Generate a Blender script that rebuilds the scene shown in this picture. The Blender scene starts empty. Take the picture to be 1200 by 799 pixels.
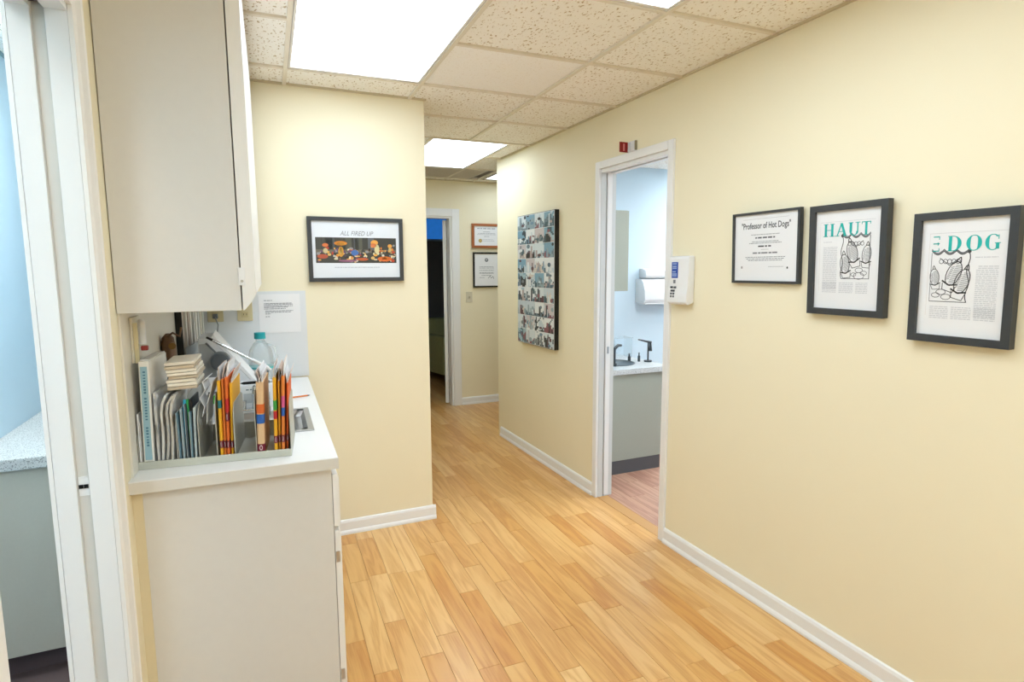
import bpy, bmesh, math, random
from mathutils import Vector, Matrix
random.seed(7)
SC = bpy.context.scene
COL = SC.collection

# ------------------------------------------------------------------ camera
CAM_H = 1.494
PITCH, YAW, ROLL, FPX = -0.1214, 0.4169, -0.0052, 684.6
cp, sp = math.cos(PITCH), math.sin(PITCH)
FWD = Vector((math.sin(YAW) * cp, math.cos(YAW) * cp, sp))
RGT = Vector((math.cos(YAW), -math.sin(YAW), 0))
UPV = RGT.cross(FWD)
R2 = RGT * math.cos(ROLL) + UPV * math.sin(ROLL)
U2 = -RGT * math.sin(ROLL) + UPV * math.cos(ROLL)
camd = bpy.data.cameras.new('camera')
camd.sensor_width = 36.0
camd.sensor_fit = 'HORIZONTAL'
camd.lens = FPX / 1200 * 36
camd.clip_start = 0.02
cam = bpy.data.objects.new('camera', camd)
COL.objects.link(cam)
m = Matrix((R2, U2, -FWD)).transposed().to_4x4()
m.translation = (0, 0, CAM_H)
cam.matrix_world = m
SC.camera = cam

# ------------------------------------------------------------------ world, exposure, light levels
w = bpy.data.worlds.new('world')
SC.world = w
w.use_nodes = True
w.node_tree.nodes['Background'].inputs[0].default_value = (0.9, 0.95, 1, 1)
w.node_tree.nodes['Background'].inputs[1].default_value = 0.15
SC.view_settings.view_transform = 'Standard'
SC.view_settings.look = 'None'
SC.view_settings.gamma = 1
SC.view_settings.use_curve_mapping = False
SC.view_settings.exposure = 0.1
HALL_LIGHT = 6.3       # emission of the hall's ceiling light panels
ROOM_LIGHT = 18.0       # right-hand treatment room
LEFT_ROOM_LIGHT = 15.5
REAR_FILL = 9.0       # unseen panels added behind the viewer as fill

# ------------------------------------------------------------------ helpers
def lin(h):
    if isinstance(h, str):
        h = h.lstrip('#')
        c = [int(h[i:i + 2], 16) / 255 for i in (0, 2, 4)]
    else:
        c = h
    return tuple((x / 12.92 if x <= 0.04045 else ((x + 0.055) / 1.055) ** 2.4) for x in c) + (1,)

MATS = {}
def mat(name, color, rough=0.5, metal=0.0, emit=None, estr=0.0, noise=None, bump=None, coat=0.0, trans=0.0, ior=1.45, alpha=1.0, spec=None):
    """noise=(scale, amount), bump=(scale, strength)"""
    if name in MATS:
        return MATS[name]
    M = bpy.data.materials.new(name)
    M.use_nodes = True
    nt = M.node_tree
    b = nt.nodes['Principled BSDF']
    c = lin(color)
    b.inputs['Base Color'].default_value = c
    b.inputs['Roughness'].default_value = rough
    b.inputs['Metallic'].default_value = metal
    b.inputs['Coat Weight'].default_value = coat
    b.inputs['Transmission Weight'].default_value = trans
    b.inputs['IOR'].default_value = ior
    b.inputs['Alpha'].default_value = alpha
    if spec is not None:
        b.inputs['Specular IOR Level'].default_value = spec
    if emit is not None:
        b.inputs['Emission Color'].default_value = lin(emit)
        b.inputs['Emission Strength'].default_value = estr
    if noise or bump:
        tc = nt.nodes.new('ShaderNodeTexCoord')
    if noise:
        n = nt.nodes.new('ShaderNodeTexNoise')
        n.inputs['Scale'].default_value = noise[0]
        n.inputs['Detail'].default_value = 5
        nt.links.new(tc.outputs['Object'], n.inputs['Vector'])
        mx = nt.nodes.new('ShaderNodeMix'); mx.data_type = 'RGBA'
        a = noise[1]
        mx.inputs['A'].default_value = tuple(min(1, v * (1 - a)) for v in c[:3]) + (1,)
        mx.inputs['B'].default_value = tuple(min(1, v * (1 + a)) for v in c[:3]) + (1,)
        nt.links.new(n.outputs['Fac'], mx.inputs['Factor'])
        nt.links.new(mx.outputs['Result'], b.inputs['Base Color'])
    if bump:
        n2 = nt.nodes.new('ShaderNodeTexNoise')
        n2.inputs['Scale'].default_value = bump[0]
        n2.inputs['Detail'].default_value = 3
        nt.links.new(tc.outputs['Object'], n2.inputs['Vector'])
        bp = nt.nodes.new('ShaderNodeBump')
        bp.inputs['Strength'].default_value = bump[1]
        bp.inputs['Distance'].default_value = 0.002
        nt.links.new(n2.outputs['Fac'], bp.inputs['Height'])
        nt.links.new(bp.outputs['Normal'], b.inputs['Normal'])
    MATS[name] = M
    return M

class MB:
    """collects geometry and builds ONE mesh object"""
    def __init__(s):
        s.bm = bmesh.new()
        s.cl = None
    def _col(s, f, c):
        if c is None: return
        if s.cl is None: s.cl = s.bm.loops.layers.float_color.new('Col')
        for l in f.loops: l[s.cl] = lin(c)
    def face(s, pts, c=None):
        f = s.bm.faces.new([s.bm.verts.new(p) for p in pts])
        s._col(f, c)
        return s
    def prism(s, poly, lo, hi, axis='z', bevel=0, c=None):
        """poly in the two other axes (in order), extruded along axis"""
        def P(a, b, h):
            return {'z': (a, b, h), 'y': (a, h, b), 'x': (h, a, b)}[axis]
        v0 = [s.bm.verts.new(P(a, b, lo)) for a, b in poly]
        v1 = [s.bm.verts.new(P(a, b, hi)) for a, b in poly]
        fs = [s.bm.faces.new(v0[::-1]), s.bm.faces.new(v1)]
        n = len(poly)
        for i in range(n):
            fs.append(s.bm.faces.new((v0[i], v0[(i + 1) % n], v1[(i + 1) % n], v1[i])))
        if bevel:
            es = list({e for f in fs for e in f.edges})
            bmesh.ops.bevel(s.bm, geom=es, offset=bevel, segments=2, affect='EDGES', profile=0.6)
        if c:
            for f in fs:
                if f.is_valid: s._col(f, c)
        return s
    def box(s, x0, x1, y0, y1, z0, z1, bevel=0, c=None):
        return s.prism([(x0, y0), (x1, y0), (x1, y1), (x0, y1)], z0, z1, 'z', bevel, c)
    def tube(s, path, r, n=10, cap=True):
        path = [Vector(p) for p in path]
        rs = r if isinstance(r, (list, tuple)) else [r] * len(path)
        rings = []
        prev = None
        for i, p in enumerate(path):
            d = (path[min(i + 1, len(path) - 1)] - path[max(i - 1, 0)]).normalized()
            u = d.orthogonal().normalized() if prev is None else (prev - d * prev.dot(d)).normalized()
            prev = u
            v = d.cross(u)
            rings.append([s.bm.verts.new(p + (u * math.cos(a) + v * math.sin(a)) * rs[i]) for a in [2 * math.pi * k / n for k in range(n)]])
        for a, b in zip(rings, rings[1:]):
            for k in range(n):
                s.bm.faces.new((a[k], a[(k + 1) % n], b[(k + 1) % n], b[k]))
        if cap:
            s.bm.faces.new(rings[0][::-1]); s.bm.faces.new(rings[-1])
        return s
    def lathe(s, prof, n=24, cx=0, cy=0, cz=0):
        rings = [[s.bm.verts.new((cx + r * math.cos(2 * math.pi * k / n), cy + r * math.sin(2 * math.pi * k / n), cz + z)) for k in range(n)] for r, z in prof]
        for a, b in zip(rings, rings[1:]):
            for k in range(n):
                s.bm.faces.new((a[k], a[(k + 1) % n], b[(k + 1) % n], b[k]))
        s.bm.faces.new(rings[0][::-1]); s.bm.faces.new(rings[-1])
        return s
    def sheet(s, prof, y0, y1, t):
        """curved thin sheet: prof = [(x,z)...] extruded in y, thickness t"""
        up, dn = [], []
        for i, (x, z) in enumerate(prof):
            a = prof[max(i - 1, 0)]; b = prof[min(i + 1, len(prof) - 1)]
            d = Vector((b[0] - a[0], b[1] - a[1])).normalized()
            nx, nz = -d.y * t / 2, d.x * t / 2
            up.append((x + nx, z + nz)); dn.append((x - nx, z - nz))
        n = len(prof)
        for i in range(n - 1):
            poly = [dn[i], dn[i + 1], up[i + 1], up[i]]
            s.prism(poly, y0, y1, 'y')
        bmesh.ops.remove_doubles(s.bm, verts=s.bm.verts, dist=1e-6)
        return s
    # ---- flat print helpers (plane facing -y, layer k)
    def quad(s, x0, x1, z0, z1, y, c):
        return s.face([(x0, y, z0), (x1, y, z0), (x1, y, z1), (x0, y, z1)], c)
    def ell(s, cx, cz, rx, rz, y, c, n=14, rot=0):
        pts = []
        for k in range(n):
            a = 2 * math.pi * k / n
            px, pz = rx * math.cos(a), rz * math.sin(a)
            pts.append((cx + px * math.cos(rot) - pz * math.sin(rot), y, cz + px * math.sin(rot) + pz * math.cos(rot)))
        return s.face(pts, c)
    def stroke(s, pts, wd, y, c, closed=False):
        n = len(pts)
        rng = n if closed else n - 1
        for i in range(rng):
            a = Vector(pts[i]); b = Vector(pts[(i + 1) % n])
            d = (b - a)
            if d.length < 1e-6: continue
            d.normalize()
            nn = Vector((-d.y, d.x)) * wd / 2
            a2 = a - d * wd * .3; b2 = b + d * wd * .3
            q = [a2 - nn, b2 - nn, b2 + nn, a2 + nn]
            s.face([(p.x, y, p.y) for p in q], c)
        return s
    def words(s, x0, x1, z, h, y, c, fill=0.85, rnd=random):
        x = x0
        while x < x1:
            wl = rnd.uniform(1.5, 6) * h
            e = min(x1, x + wl)
            s.quad(x, e, z, z + h, y, c)
            x = e + h * rnd.uniform(.5, .9)
        return s
    def build(s, name, material, parent=None, smooth=False, loc=None, rot=None):
        bmesh.ops.recalc_face_normals(s.bm, faces=s.bm.faces) if not s.cl else None
        me = bpy.data.meshes.new(name)
        s.bm.to_mesh(me); s.bm.free()
        if smooth:
            for p in me.polygons: p.use_smooth = True
            try: me.set_sharp_from_angle(angle=math.radians(40))
            except Exception: pass
        me.materials.append(material)
        o = bpy.data.objects.new(name, me)
        COL.objects.link(o)
        if parent is not None: o.parent = parent
        if loc: o.location = loc
        if rot: o.rotation_euler = rot
        return o

def tag(o, label, cat, group=None, kind=None):
    o['label'] = label; o['category'] = cat
    if group: o['group'] = group
    if kind: o['kind'] = kind
    return o

def thing(name, label, cat, loc=(0, 0, 0), rot=(0, 0, 0), group=None, kind=None):
    o = bpy.data.objects.new(name, None)
    o.empty_display_size = 0.1
    COL.objects.link(o)
    o.location = loc; o.rotation_euler = rot
    return tag(o, label, cat, group, kind)

def struct(name, mb, material, label, cat):
    return tag(mb.build(name, material), label, cat, kind='structure')

def text_mesh(body, size, name, material, parent, x, z, y, align='CENTER', shear=0.0, xscale=1.0, bold=0.0):
    cu = bpy.data.curves.new(name, 'FONT')
    cu.body = body; cu.size = size; cu.align_x = align; cu.shear = shear; cu.offset = bold
    cu.resolution_u = 3
    tmp = bpy.data.objects.new(name + '_tmp', cu)
    COL.objects.link(tmp)
    bpy.context.view_layer.update()
    me = bpy.data.meshes.new_from_object(tmp.evaluated_get(bpy.context.evaluated_depsgraph_get()))
    bpy.data.objects.remove(tmp)
    bpy.data.curves.remove(cu)
    for v in me.vertices:
        vx, vy = v.co.x * xscale, v.co.y
        v.co = (x + vx, y, z + vy)
    me.materials.clear(); me.materials.append(material)
    me.name = name
    o = bpy.data.objects.new(name, me)
    COL.objects.link(o); o.parent = parent
    return o

# ------------------------------------------------------------------ materials
def attr_mat(name, rough=0.45, coat=0.0):
    M = bpy.data.materials.new(name); M.use_nodes = True
    nt = M.node_tree; b = nt.nodes['Principled BSDF']
    a = nt.nodes.new('ShaderNodeAttribute'); a.attribute_name = 'Col'
    nt.links.new(a.outputs['Color'], b.inputs['Base Color'])
    b.inputs['Roughness'].default_value = rough
    b.inputs['Coat Weight'].default_value = coat
    MATS[name] = M
    return M
PRINT = attr_mat('printed_ink', 0.5)
PHOTO = attr_mat('photo_print', 0.3, 0.2)

def wood_mat(name, cols, grain_dark, rough):
    M = bpy.data.materials.new(name); M.use_nodes = True
    nt = M.node_tree; b = nt.nodes['Principled BSDF']; L = nt.links.new
    geo = nt.nodes.new('ShaderNodeNewGeometry')
    oi = nt.nodes.new('ShaderNodeObjectInfo')
    ma = nt.nodes.new('ShaderNodeMath'); ma.operation = 'MULTIPLY'; ma.inputs[1].default_value = 37.0
    L(oi.outputs['Random'], ma.inputs[0])
    add = nt.nodes.new('ShaderNodeVectorMath'); add.operation = 'ADD'
    L(geo.outputs['Position'], add.inputs[0]); L(ma.outputs[0], add.inputs[1])
    mp = nt.nodes.new('ShaderNodeMapping'); mp.inputs['Scale'].default_value = (16, 1.3, 16)
    L(add.outputs[0], mp.inputs['Vector'])
    n1 = nt.nodes.new('ShaderNodeTexNoise'); n1.inputs['Scale'].default_value = 1.0; n1.inputs['Detail'].default_value = 3; n1.inputs['Distortion'].default_value = 0.6
    L(mp.outputs[0], n1.inputs['Vector'])
    # ring pattern from the noise
    mr = nt.nodes.new('ShaderNodeMath'); mr.operation = 'MULTIPLY'; mr.inputs[1].default_value = 26.0
    L(n1.outputs['Fac'], mr.inputs[0])
    sn = nt.nodes.new('ShaderNodeMath'); sn.operation = 'SINE'; L(mr.outputs[0], sn.inputs[0])
    ab = nt.nodes.new('ShaderNodeMapRange'); ab.inputs['From Min'].default_value = -1; ab.inputs['From Max'].default_value = 1
    L(sn.outputs[0], ab.inputs['Value'])
    mp2 = nt.nodes.new('ShaderNodeMapping'); mp2.inputs['Scale'].default_value = (260, 9, 260)
    L(add.outputs[0], mp2.inputs['Vector'])
    n2 = nt.nodes.new('ShaderNodeTexNoise'); n2.inputs['Scale'].default_value = 1.0; n2.inputs['Detail'].default_value = 2
    L(mp2.outputs[0], n2.inputs['Vector'])
    mul = nt.nodes.new('ShaderNodeMath'); mul.operation = 'MULTIPLY'; L(ab.outputs[0], mul.inputs[0]); L(n2.outputs['Fac'], mul.inputs[1])
    ramp = nt.nodes.new('ShaderNodeValToRGB')
    els = ramp.color_ramp.elements
    els[0].position = 0; els[0].color = lin(cols[0]); els[1].position = 1; els[1].color = lin(cols[-1])
    for i, c in enumerate(cols[1:-1]):
        e = els.new((i + 1) / (len(cols) - 1)); e.color = lin(c)
    L(oi.outputs['Random'], ramp.inputs['Fac'])
    mx = nt.nodes.new('ShaderNodeMix'); mx.data_type = 'RGBA'; mx.blend_type = 'MULTIPLY'
    L(ramp.outputs['Color'], mx.inputs['A']); mx.inputs['B'].default_value = lin(grain_dark)
    sc = nt.nodes.new('ShaderNodeMath'); sc.operation = 'MULTIPLY'; sc.inputs[1].default_value = .7; sc.use_clamp = True
    L(mul.outputs[0], sc.inputs[0]); L(sc.outputs[0], mx.inputs['Factor'])
    L(mx.outputs['Result'], b.inputs['Base Color'])
    b.inputs['Roughness'].default_value = rough
    bp = nt.nodes.new('ShaderNodeBump'); bp.inputs['Strength'].default_value = 0.08; bp.inputs['Distance'].default_value = 0.001
    L(n2.outputs['Fac'], bp.inputs['Height']); L(bp.outputs['Normal'], b.inputs['Normal'])
    MATS[name] = M
    return M

def tile_mat(name, base, pit, amount, scale):
    M = bpy.data.materials.new(name); M.use_nodes = True
    nt = M.node_tree; b = nt.nodes['Principled BSDF']; L = nt.links.new
    geo = nt.nodes.new('ShaderNodeNewGeometry')
    mp = nt.nodes.new('ShaderNodeMapping'); mp.inputs['Scale'].default_value = (scale, scale * .55, scale); mp.inputs['Rotation'].default_value = (0, 0, .5)
    L(geo.outputs['Position'], mp.inputs['Vector'])
    n = nt.nodes.new('ShaderNodeTexNoise'); n.inputs['Scale'].default_value = 1; n.inputs['Detail'].default_value = 2.5; n.inputs['Roughness'].default_value = .6
    L(mp.outputs[0], n.inputs['Vector'])
    r = nt.nodes.new('ShaderNodeValToRGB')
    r.color_ramp.elements[0].position = amount - .035; r.color_ramp.elements[0].color = (0, 0, 0, 1)
    r.color_ramp.elements[1].position = amount + .035; r.color_ramp.elements[1].color = (1, 1, 1, 1)
    L(n.outputs['Fac'], r.inputs['Fac'])
    mx = nt.nodes.new('ShaderNodeMix'); mx.data_type = 'RGBA'
    mx.inputs['A'].default_value = lin(pit); mx.inputs['B'].default_value = lin(base)
    L(r.outputs['Color'], mx.inputs['Factor']); L(mx.outputs['Result'], b.inputs['Base Color'])
    bp = nt.nodes.new('ShaderNodeBump'); bp.inputs['Strength'].default_value = .5; bp.inputs['Distance'].default_value = .002
    L(r.outputs['Color'], bp.inputs['Height']); L(bp.outputs['Normal'], b.inputs['Normal'])
    b.inputs['Roughness'].default_value = .95
    MATS[name] = M
    return M

def speckle_mat(name, base, dots):
    M = bpy.data.materials.new(name); M.use_nodes = True
    nt = M.node_tree; b = nt.nodes['Principled BSDF']; L = nt.links.new
    tc = nt.nodes.new('ShaderNodeTexCoord')
    n = nt.nodes.new('ShaderNodeTexNoise'); n.inputs['Scale'].default_value = 220; n.inputs['Detail'].default_value = 1
    L(tc.outputs['Object'], n.inputs['Vector'])
    r = nt.nodes.new('ShaderNodeValToRGB')
    r.color_ramp.elements[0].position = .36; r.color_ramp.elements[0].color = lin(dots)
    r.color_ramp.elements[1].position = .44; r.color_ramp.elements[1].color = lin(base)
    L(n.outputs['Fac'], r.inputs['Fac']); L(r.outputs['Color'], b.inputs['Base Color'])
    b.inputs['Roughness'].default_value = .35
    return M

YEL = mat('yellow_wall_paint', '#F3EACC', .6, noise=(3, .015), bump=(180, .06))
BLUE = mat('pale_blue_wall_paint', '#D3E7F2', .6, noise=(3, .015))
TRIM = mat('white_trim_paint', '#F0F1F1', .35, noise=(5, .01))
TRIMW = mat('warm_white_casing_paint', '#EEEDE9', .35, noise=(5, .01))
LAM = mat('off_white_laminate', '#DFDDD8', .42, noise=(40, .02))
LAMW = mat('white_cabinet_door_laminate', '#F2F1EE', .35)
CTOP = mat('white_laminate_worktop', '#F0F0EE', .3)
CEDGE = mat('worktop_edge_band', '#DDDAD2', .4)
SPLASH = mat('white_backsplash_laminate', '#E4E8EA', .35)
BLACKF = mat('black_picture_frame', '#3B3E40', .4, noise=(60, .1))
BLACK2 = mat('black_gloss', '#141414', .3)
MATBOARD = mat('white_mat_board', '#ECEDEE', .6, coat=.15)
PAPER = mat('white_paper', '#F1F2F3', .6)
PAPERG = mat('greyish_paper', '#D9D8D3', .7)
GREYC = mat('sage_grey_cabinet', '#A9AC9E', .5, noise=(90, .03))
KICK = mat('dark_grey_toe_kick', '#5B5B5D', .5)
STEEL = mat('brushed_steel', '#B9BBBC', .28, 1.0)
CHROME = mat('chrome', '#D5D8DA', .12, 1.0)
DKMET = mat('dark_metal', '#4A4F52', .35, .8)
WPLAST = mat('white_plastic', '#EEEFF0', .35)
GPLAST = mat('grey_plastic', '#6E7478', .4)
BEIGEP = mat('beige_plastic', '#D9CDA4', .4)
TBAR = mat('cream_ceiling_grid', '#E8E0CF', .5)
TEAL = mat('teal_ink', '#1FB5AE', .5)
INK = mat('black_ink', '#2B2B2D', .6)
GINK = mat('grey_ink', '#8A8D92', .6)
SPECK = speckle_mat('speckled_grey_worktop', '#D6D9D8', '#8C9090')
WOOD = wood_mat('oak_floor', ['#E0AF6C', '#E8BD7C', '#DAA35C', '#EDC588', '#E3B470', '#D59A52', '#EAC082'], '#CB9A62', .28)
WOODP = wood_mat('pinkish_room_floor', ['#C79A83', '#CFA48C', '#BF917A', '#D3AB95'], '#A67C68', .4)
FISS = tile_mat('fissured_ceiling_tile', '#FDFAF2', '#C0AB88', .375, 95)
SMOOTH = tile_mat('fine_ceiling_tile', '#FEFCF8', '#EEE8DC', .36, 160)
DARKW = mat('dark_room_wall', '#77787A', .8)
GROUT = mat('dark_subfloor', '#7A5327', .8)
GLOW = mat('lit_light_diffuser', '#FFFFFF', .5, emit='#DDEEFF', estr=HALL_LIGHT)
GLOWR = mat('rear_fill_diffuser', '#FFFFFF', .5, emit='#DDEEFF', estr=REAR_FILL)
GLOW2 = mat('lit_room_diffuser', '#FFFFFF', .5, emit='#F6FBFF', estr=ROOM_LIGHT)
GLOW3 = mat('lit_left_room_diffuser', '#FFFFFF', .5, emit='#FFFBF4', estr=LEFT_ROOM_LIGHT)

# ------------------------------------------------------------------ room dimensions (metres)
XW, YF, XC, YC, YFAR, H = 2.006, 3.303, .931, 4.755, 6.07, 2.44
SK = .0254                                   # floor boards, ceiling grid and left side run slightly askew to the right wall
lx = lambda y: -.332 + SK * (y - 1.8)        # hall face of the left wall
YB = -3.6
T = .055

# ---- floor
floor = struct('floor', MB().box(-.45, 3.6, YB - .1, 9.0, -.06, -.0045), GROUT, 'honey oak strip floor of the hallway', 'floor')
PW = .0918
def plank_mesh(name, wd, m):
    mb = MB()
    h = wd / 2 - .0004; b_ = .0011
    ys = [-.5, .5]
    for (x0, x1, z0, x2, x3, z1) in [(-h, h, -.0045, -h, h, -.0012)]:
        pass
    lo = [(-h, -.5), (h, -.5), (h, .5), (-h, .5)]
    hi = [(-h + b_, -.4985), (h - b_, -.4985), (h - b_, .4985), (-h + b_, .4985)]
    V = [mb.bm.verts.new((x, y, -.0045)) for x, y in lo] + [mb.bm.verts.new((x, y, -.001)) for x, y in lo] + [mb.bm.verts.new((x, y, 0)) for x, y in hi]
    for a in (0, 4):
        for i in range(4):
            j = (i + 1) % 4
            mb.bm.faces.new((V[a + i], V[a + j], V[a + 4 + j], V[a + 4 + i]))
    mb.bm.faces.new(V[8:12])
    me = bpy.data.meshes.new(name); mb.bm.to_mesh(me); mb.bm.free(); me.materials.append(m)
    return me
PLM = plank_mesh('plank', PW, WOOD)
joints = {-1: [2.273], 0: [2.045, 2.74], 1: [2.348], 2: [2.749], 3: [2.172], 4: [2.861], 5: [2.436], 6: [2.118, 2.655], 7: [2.456], 8: [2.01, 3.121],
          9: [2.58], 11: [2.05], 12: [2.29, 3.297], 13: [1.512, 2.609], 14: [2.174], 15: [1.878], 16: [1.58, 2.413], 17: [1.376]}
def seen(x, y):
    d = Vector((x, y, -CAM_H)); z = d.dot(FWD)
    if z < .3: return None
    u = 600 + FPX * d.dot(R2) / z; v = 399.5 - FPX * d.dot(U2) / z
    return z if -60 < u < 1180 and v < 860 else None
allp = []
rp = random.Random(3)
for k in range(-8, 36):
    js = sorted(joints.get(k, []))
    y = js[-1] if js else rp.uniform(1.8, 2.6)
    ys = list(js) if js else [y]
    while ys[-1] < 8.9: ys.append(ys[-1] + rp.choice([.42, .55, .68, .8, .95]))
    while ys[0] > YB: ys.insert(0, ys[0] - rp.choice([.42, .55, .68, .8, .95]))
    for a, b_ in zip(ys, ys[1:]):
        ym = (a + b_) / 2
        x = .336 + PW * (k + .5) + SK * (ym - 2)
        if x < -.42 or ym < YB: continue
        if x > XW + .06 and b_ < YC + .1: continue
        if x > 3.5: continue
        if x < XC - .1 and a > YF + .1: continue
        z = None
        for yy in (a, ym, b_):
            z2 = seen(x, yy)
            if z2 and not (x < .2 and yy < YF) and not (x > XW + .1): z = min(z or 9, z2)
        allp.append((z if z else 99, x, ym, b_ - a))
allp.sort()
near = [p for p in allp if p[0] < 50][:290]
far = [p for p in allp if p not in near]
for z, x, y, L_ in near:
    o = bpy.data.objects.new('plank', PLM); COL.objects.link(o); o.parent = floor
    o.location = (x, y, 0); o.scale = (1, L_ - .0006, 1); o.rotation_euler = (0, 0, -SK)
mb = MB()
for z, x, y, L_ in far:
    c, s_ = math.cos(-SK), math.sin(-SK)
    h = PW / 2 - .0007; l2 = L_ / 2 - .0008
    poly = [(x + a * c - b_ * s_, y + a * s_ + b_ * c) for a, b_ in ((-h, -l2), (h, -l2), (h, l2), (-h, l2))]
    mb.prism(poly, -.0045, 0, 'z')
o = mb.build('floor_planks', WOOD, floor); o['kind'] = 'stuff'

# ---- walls of the hall
mb = MB()
mb.box(XW, XW + T, YB, 2.49, 0, H); mb.box(XW, XW + T, 3.175, YC, 0, H); mb.box(XW, XW + T, 2.49, 3.175, 2.125, H)
struct('wall_right', mb, YEL, 'long pale yellow wall on the right with framed prints and a doorway', 'wall')
mb = MB()
mb.box(XW + .0565, XW + .11, 1.0, 2.49, 0, H); mb.box(XW + .0565, XW + .11, 3.175, 4.66, 0, H); mb.box(XW + .0565, XW + .11, 2.49, 3.175, 2.125, H)
struct('wall_right_inner', mb, BLUE, 'pale blue room side of the right wall around the doorway', 'wall')
struct('wall_corner', MB().box(XW, 3.6, YC, YC + .08, 0, H), YEL, 'pale yellow return wall where the hall turns right', 'wall')
struct('wall_front', MB().box(-.36, XC, YF, YF + .09, 0, H), YEL, 'pale yellow wall facing the camera behind the counter', 'wall')
struct('wall_passage', MB().box(XC - .09, XC, YF + .09, YFAR, 0, H), YEL, 'pale yellow side wall of the far passage', 'wall')
mb = MB(); mb.box(XC - .09, 1.2, YFAR, YFAR + .1, 0, H); mb.box(1.985, 3.6, YFAR, YFAR + .1, 0, H); mb.box(1.2, 1.985, YFAR, YFAR + .1, 2.075, H)
struct('wall_far', mb, YEL, 'pale yellow end wall with a dark open doorway and two framed documents', 'wall')
struct('wall_end_right', MB().box(3.6, 3.7, YC, YFAR + .1, 0, H), YEL, 'pale yellow end of the side passage', 'wall')
def lwall(mb, y0, y1, z0, z1, xo, xi):
    mb.prism([(lx(y0) - xo, y0), (lx(y0) - xi, y0), (lx(y1) - xi, y1), (lx(y1) - xo, y1)], z0, z1)
mb = MB(); lwall(mb, YB, .965, 0, H, .055, 0); lwall(mb, 1.66, YF, 0, H, .055, 0); lwall(mb, .965, 1.66, 2.1, H, .055, 0)
struct('wall_left', mb, YEL, 'pale yellow left wall between the white door frame and the cabinets', 'wall')
mb = MB(); lwall(mb, YB, .965, 0, H, .11, .0565); lwall(mb, 1.66, 3.9, 0, H, .11, .0565); lwall(mb, .965, 1.66, 2.1, H, .11, .0565)
struct('wall_left_inner', mb, BLUE, 'pale blue room side of the left wall', 'wall')
struct('wall_back', MB().box(-.5, 2.2, YB - .1, YB, 0, H), YEL, 'pale yellow wall behind the viewer', 'wall')

# ---- baseboards (profile: out, up)
BBP = [(0, 0), (.021, 0), (.021, .010), (.017, .019), (.013, .024), (.012, .068), (.008, .079), (.003, .083), (0, .083)]
def bb(name, x0, y0, x1, y1, nx, ny, label):
    mb = MB()
    A = [mb.bm.verts.new((x0 + nx * o, y0 + ny * o, z)) for o, z in BBP]
    B = [mb.bm.verts.new((x1 + nx * o, y1 + ny * o, z)) for o, z in BBP]
    n = len(BBP)
    for i in range(n): mb.bm.faces.new((A[i], A[(i + 1) % n], B[(i + 1) % n], B[i]))
    mb.bm.faces.new(A[::-1]); mb.bm.faces.new(B)
    return struct(name, mb, TRIM, label, 'baseboard')
bb('baseboard_right', XW, YB, XW, 2.463, -1, 0, 'white baseboard along the right wall in front of the doorway')
bb('baseboard_right_far', XW, 3.206, XW, YC + .02, -1, 0, 'white baseboard between the right doorway and the hall corner')
bb('baseboard_front', .2, YF, XC + .018, YF, 0, -1, 'white baseboard under the glassware picture')
bb('baseboard_passage', XC, YF - .0, XC, YFAR, 1, 0, 'white baseboard on the passage side of the front wall')
bb('baseboard_far', 2.072, YFAR, 3.6, YFAR, 0, -1, 'white baseboard on the end wall under the light switch')
bb('baseboard_left', lx(YB), YB, lx(.92), .92, 1, 0, 'white baseboard on the left wall near the viewer')

# ---- ceiling
ceil = struct('ceiling', MB().box(-.5, 3.7, YB - .1, YFAR + .1, H + .02, H + .06), mat('ceiling_void', '#8A8378', .9), 'suspended tile ceiling of the hallway', 'ceiling')
XA, GW, GD, GY = .8377, .6452, .5774, 1.8719
gx = lambda x, y: x + SK * (y - 2.84)
gy = lambda x, y: y - SK * (x - .9465)
G = lambda x, y: (gx(x, y), gy(x, y))
rowy = lambda k: GY + k * GD
def tile(x0, x1, y0, y1, m=None):
    e = .004
    P_ = [G(x0 + e, y0 + e), G(x1 - e, y0 + e), G(x1 - e, y1 - e), G(x0 + e, y1 - e)]
    mb = MB(); mb.prism(P_, H, H + .015)
    return mb.build('ceiling_tile', m or FISS, ceil)
BW = .0095
def bar(p, q, wd=BW, name='grid_bar'):
    p = Vector(p); q = Vector(q); d = (q - p).normalized(); n = Vector((-d.y, d.x)) * wd
    mb = MB(); mb.prism([tuple(p - n), tuple(q - n), tuple(q + n), tuple(p + n)], H - .010, H + .004)
    return mb.build(name, TBAR, ceil)
def ceiling_light(poly, label, m, z=H):
    c = Vector((sum(p[0] for p in poly) / 4, sum(p[1] for p in poly) / 4))
    t = thing('ceiling_light', label, 'ceiling light', (c.x, c.y, z), group='recessed ceiling light panels')
    pl = [Vector(p) - c for p in poly]
    ins = [p * (1 - .022 / p.length) for p in pl]
    mb = MB()
    for i in range(4):
        j = (i + 1) % 4
        mb.prism([tuple(pl[i]), tuple(pl[j]), tuple(ins[j]), tuple(ins[i])], -.007, .014)
    mb.build('frame', mat('light_frame', '#E9E6E0', .4), t)
    MB().prism([tuple(p) for p in ins], -.002, .012).build('diffuser', m, t)
    return t
rect = lambda x0, x1, y0, y1: [G(x0, y0), G(x1, y0), G(x1, y1), G(x0, y1)]
cols = [-.46, XA - GW, XA, XA + GW, 2.12]
lights = {(1, 0): 'large bright ceiling light nearest the upper cabinet', (2, -2): 'ceiling light cut off by the top edge above the framed prints',
          (1, -5): 'unseen fill ceiling light added behind the viewer on the left', (2, -7): 'unseen fill ceiling light added behind the viewer on the right', (1, -9): 'unseen fill ceiling light added farthest behind the viewer'}  # the ones behind the viewer are unseen, added to fill the hall
lit = set()
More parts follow.
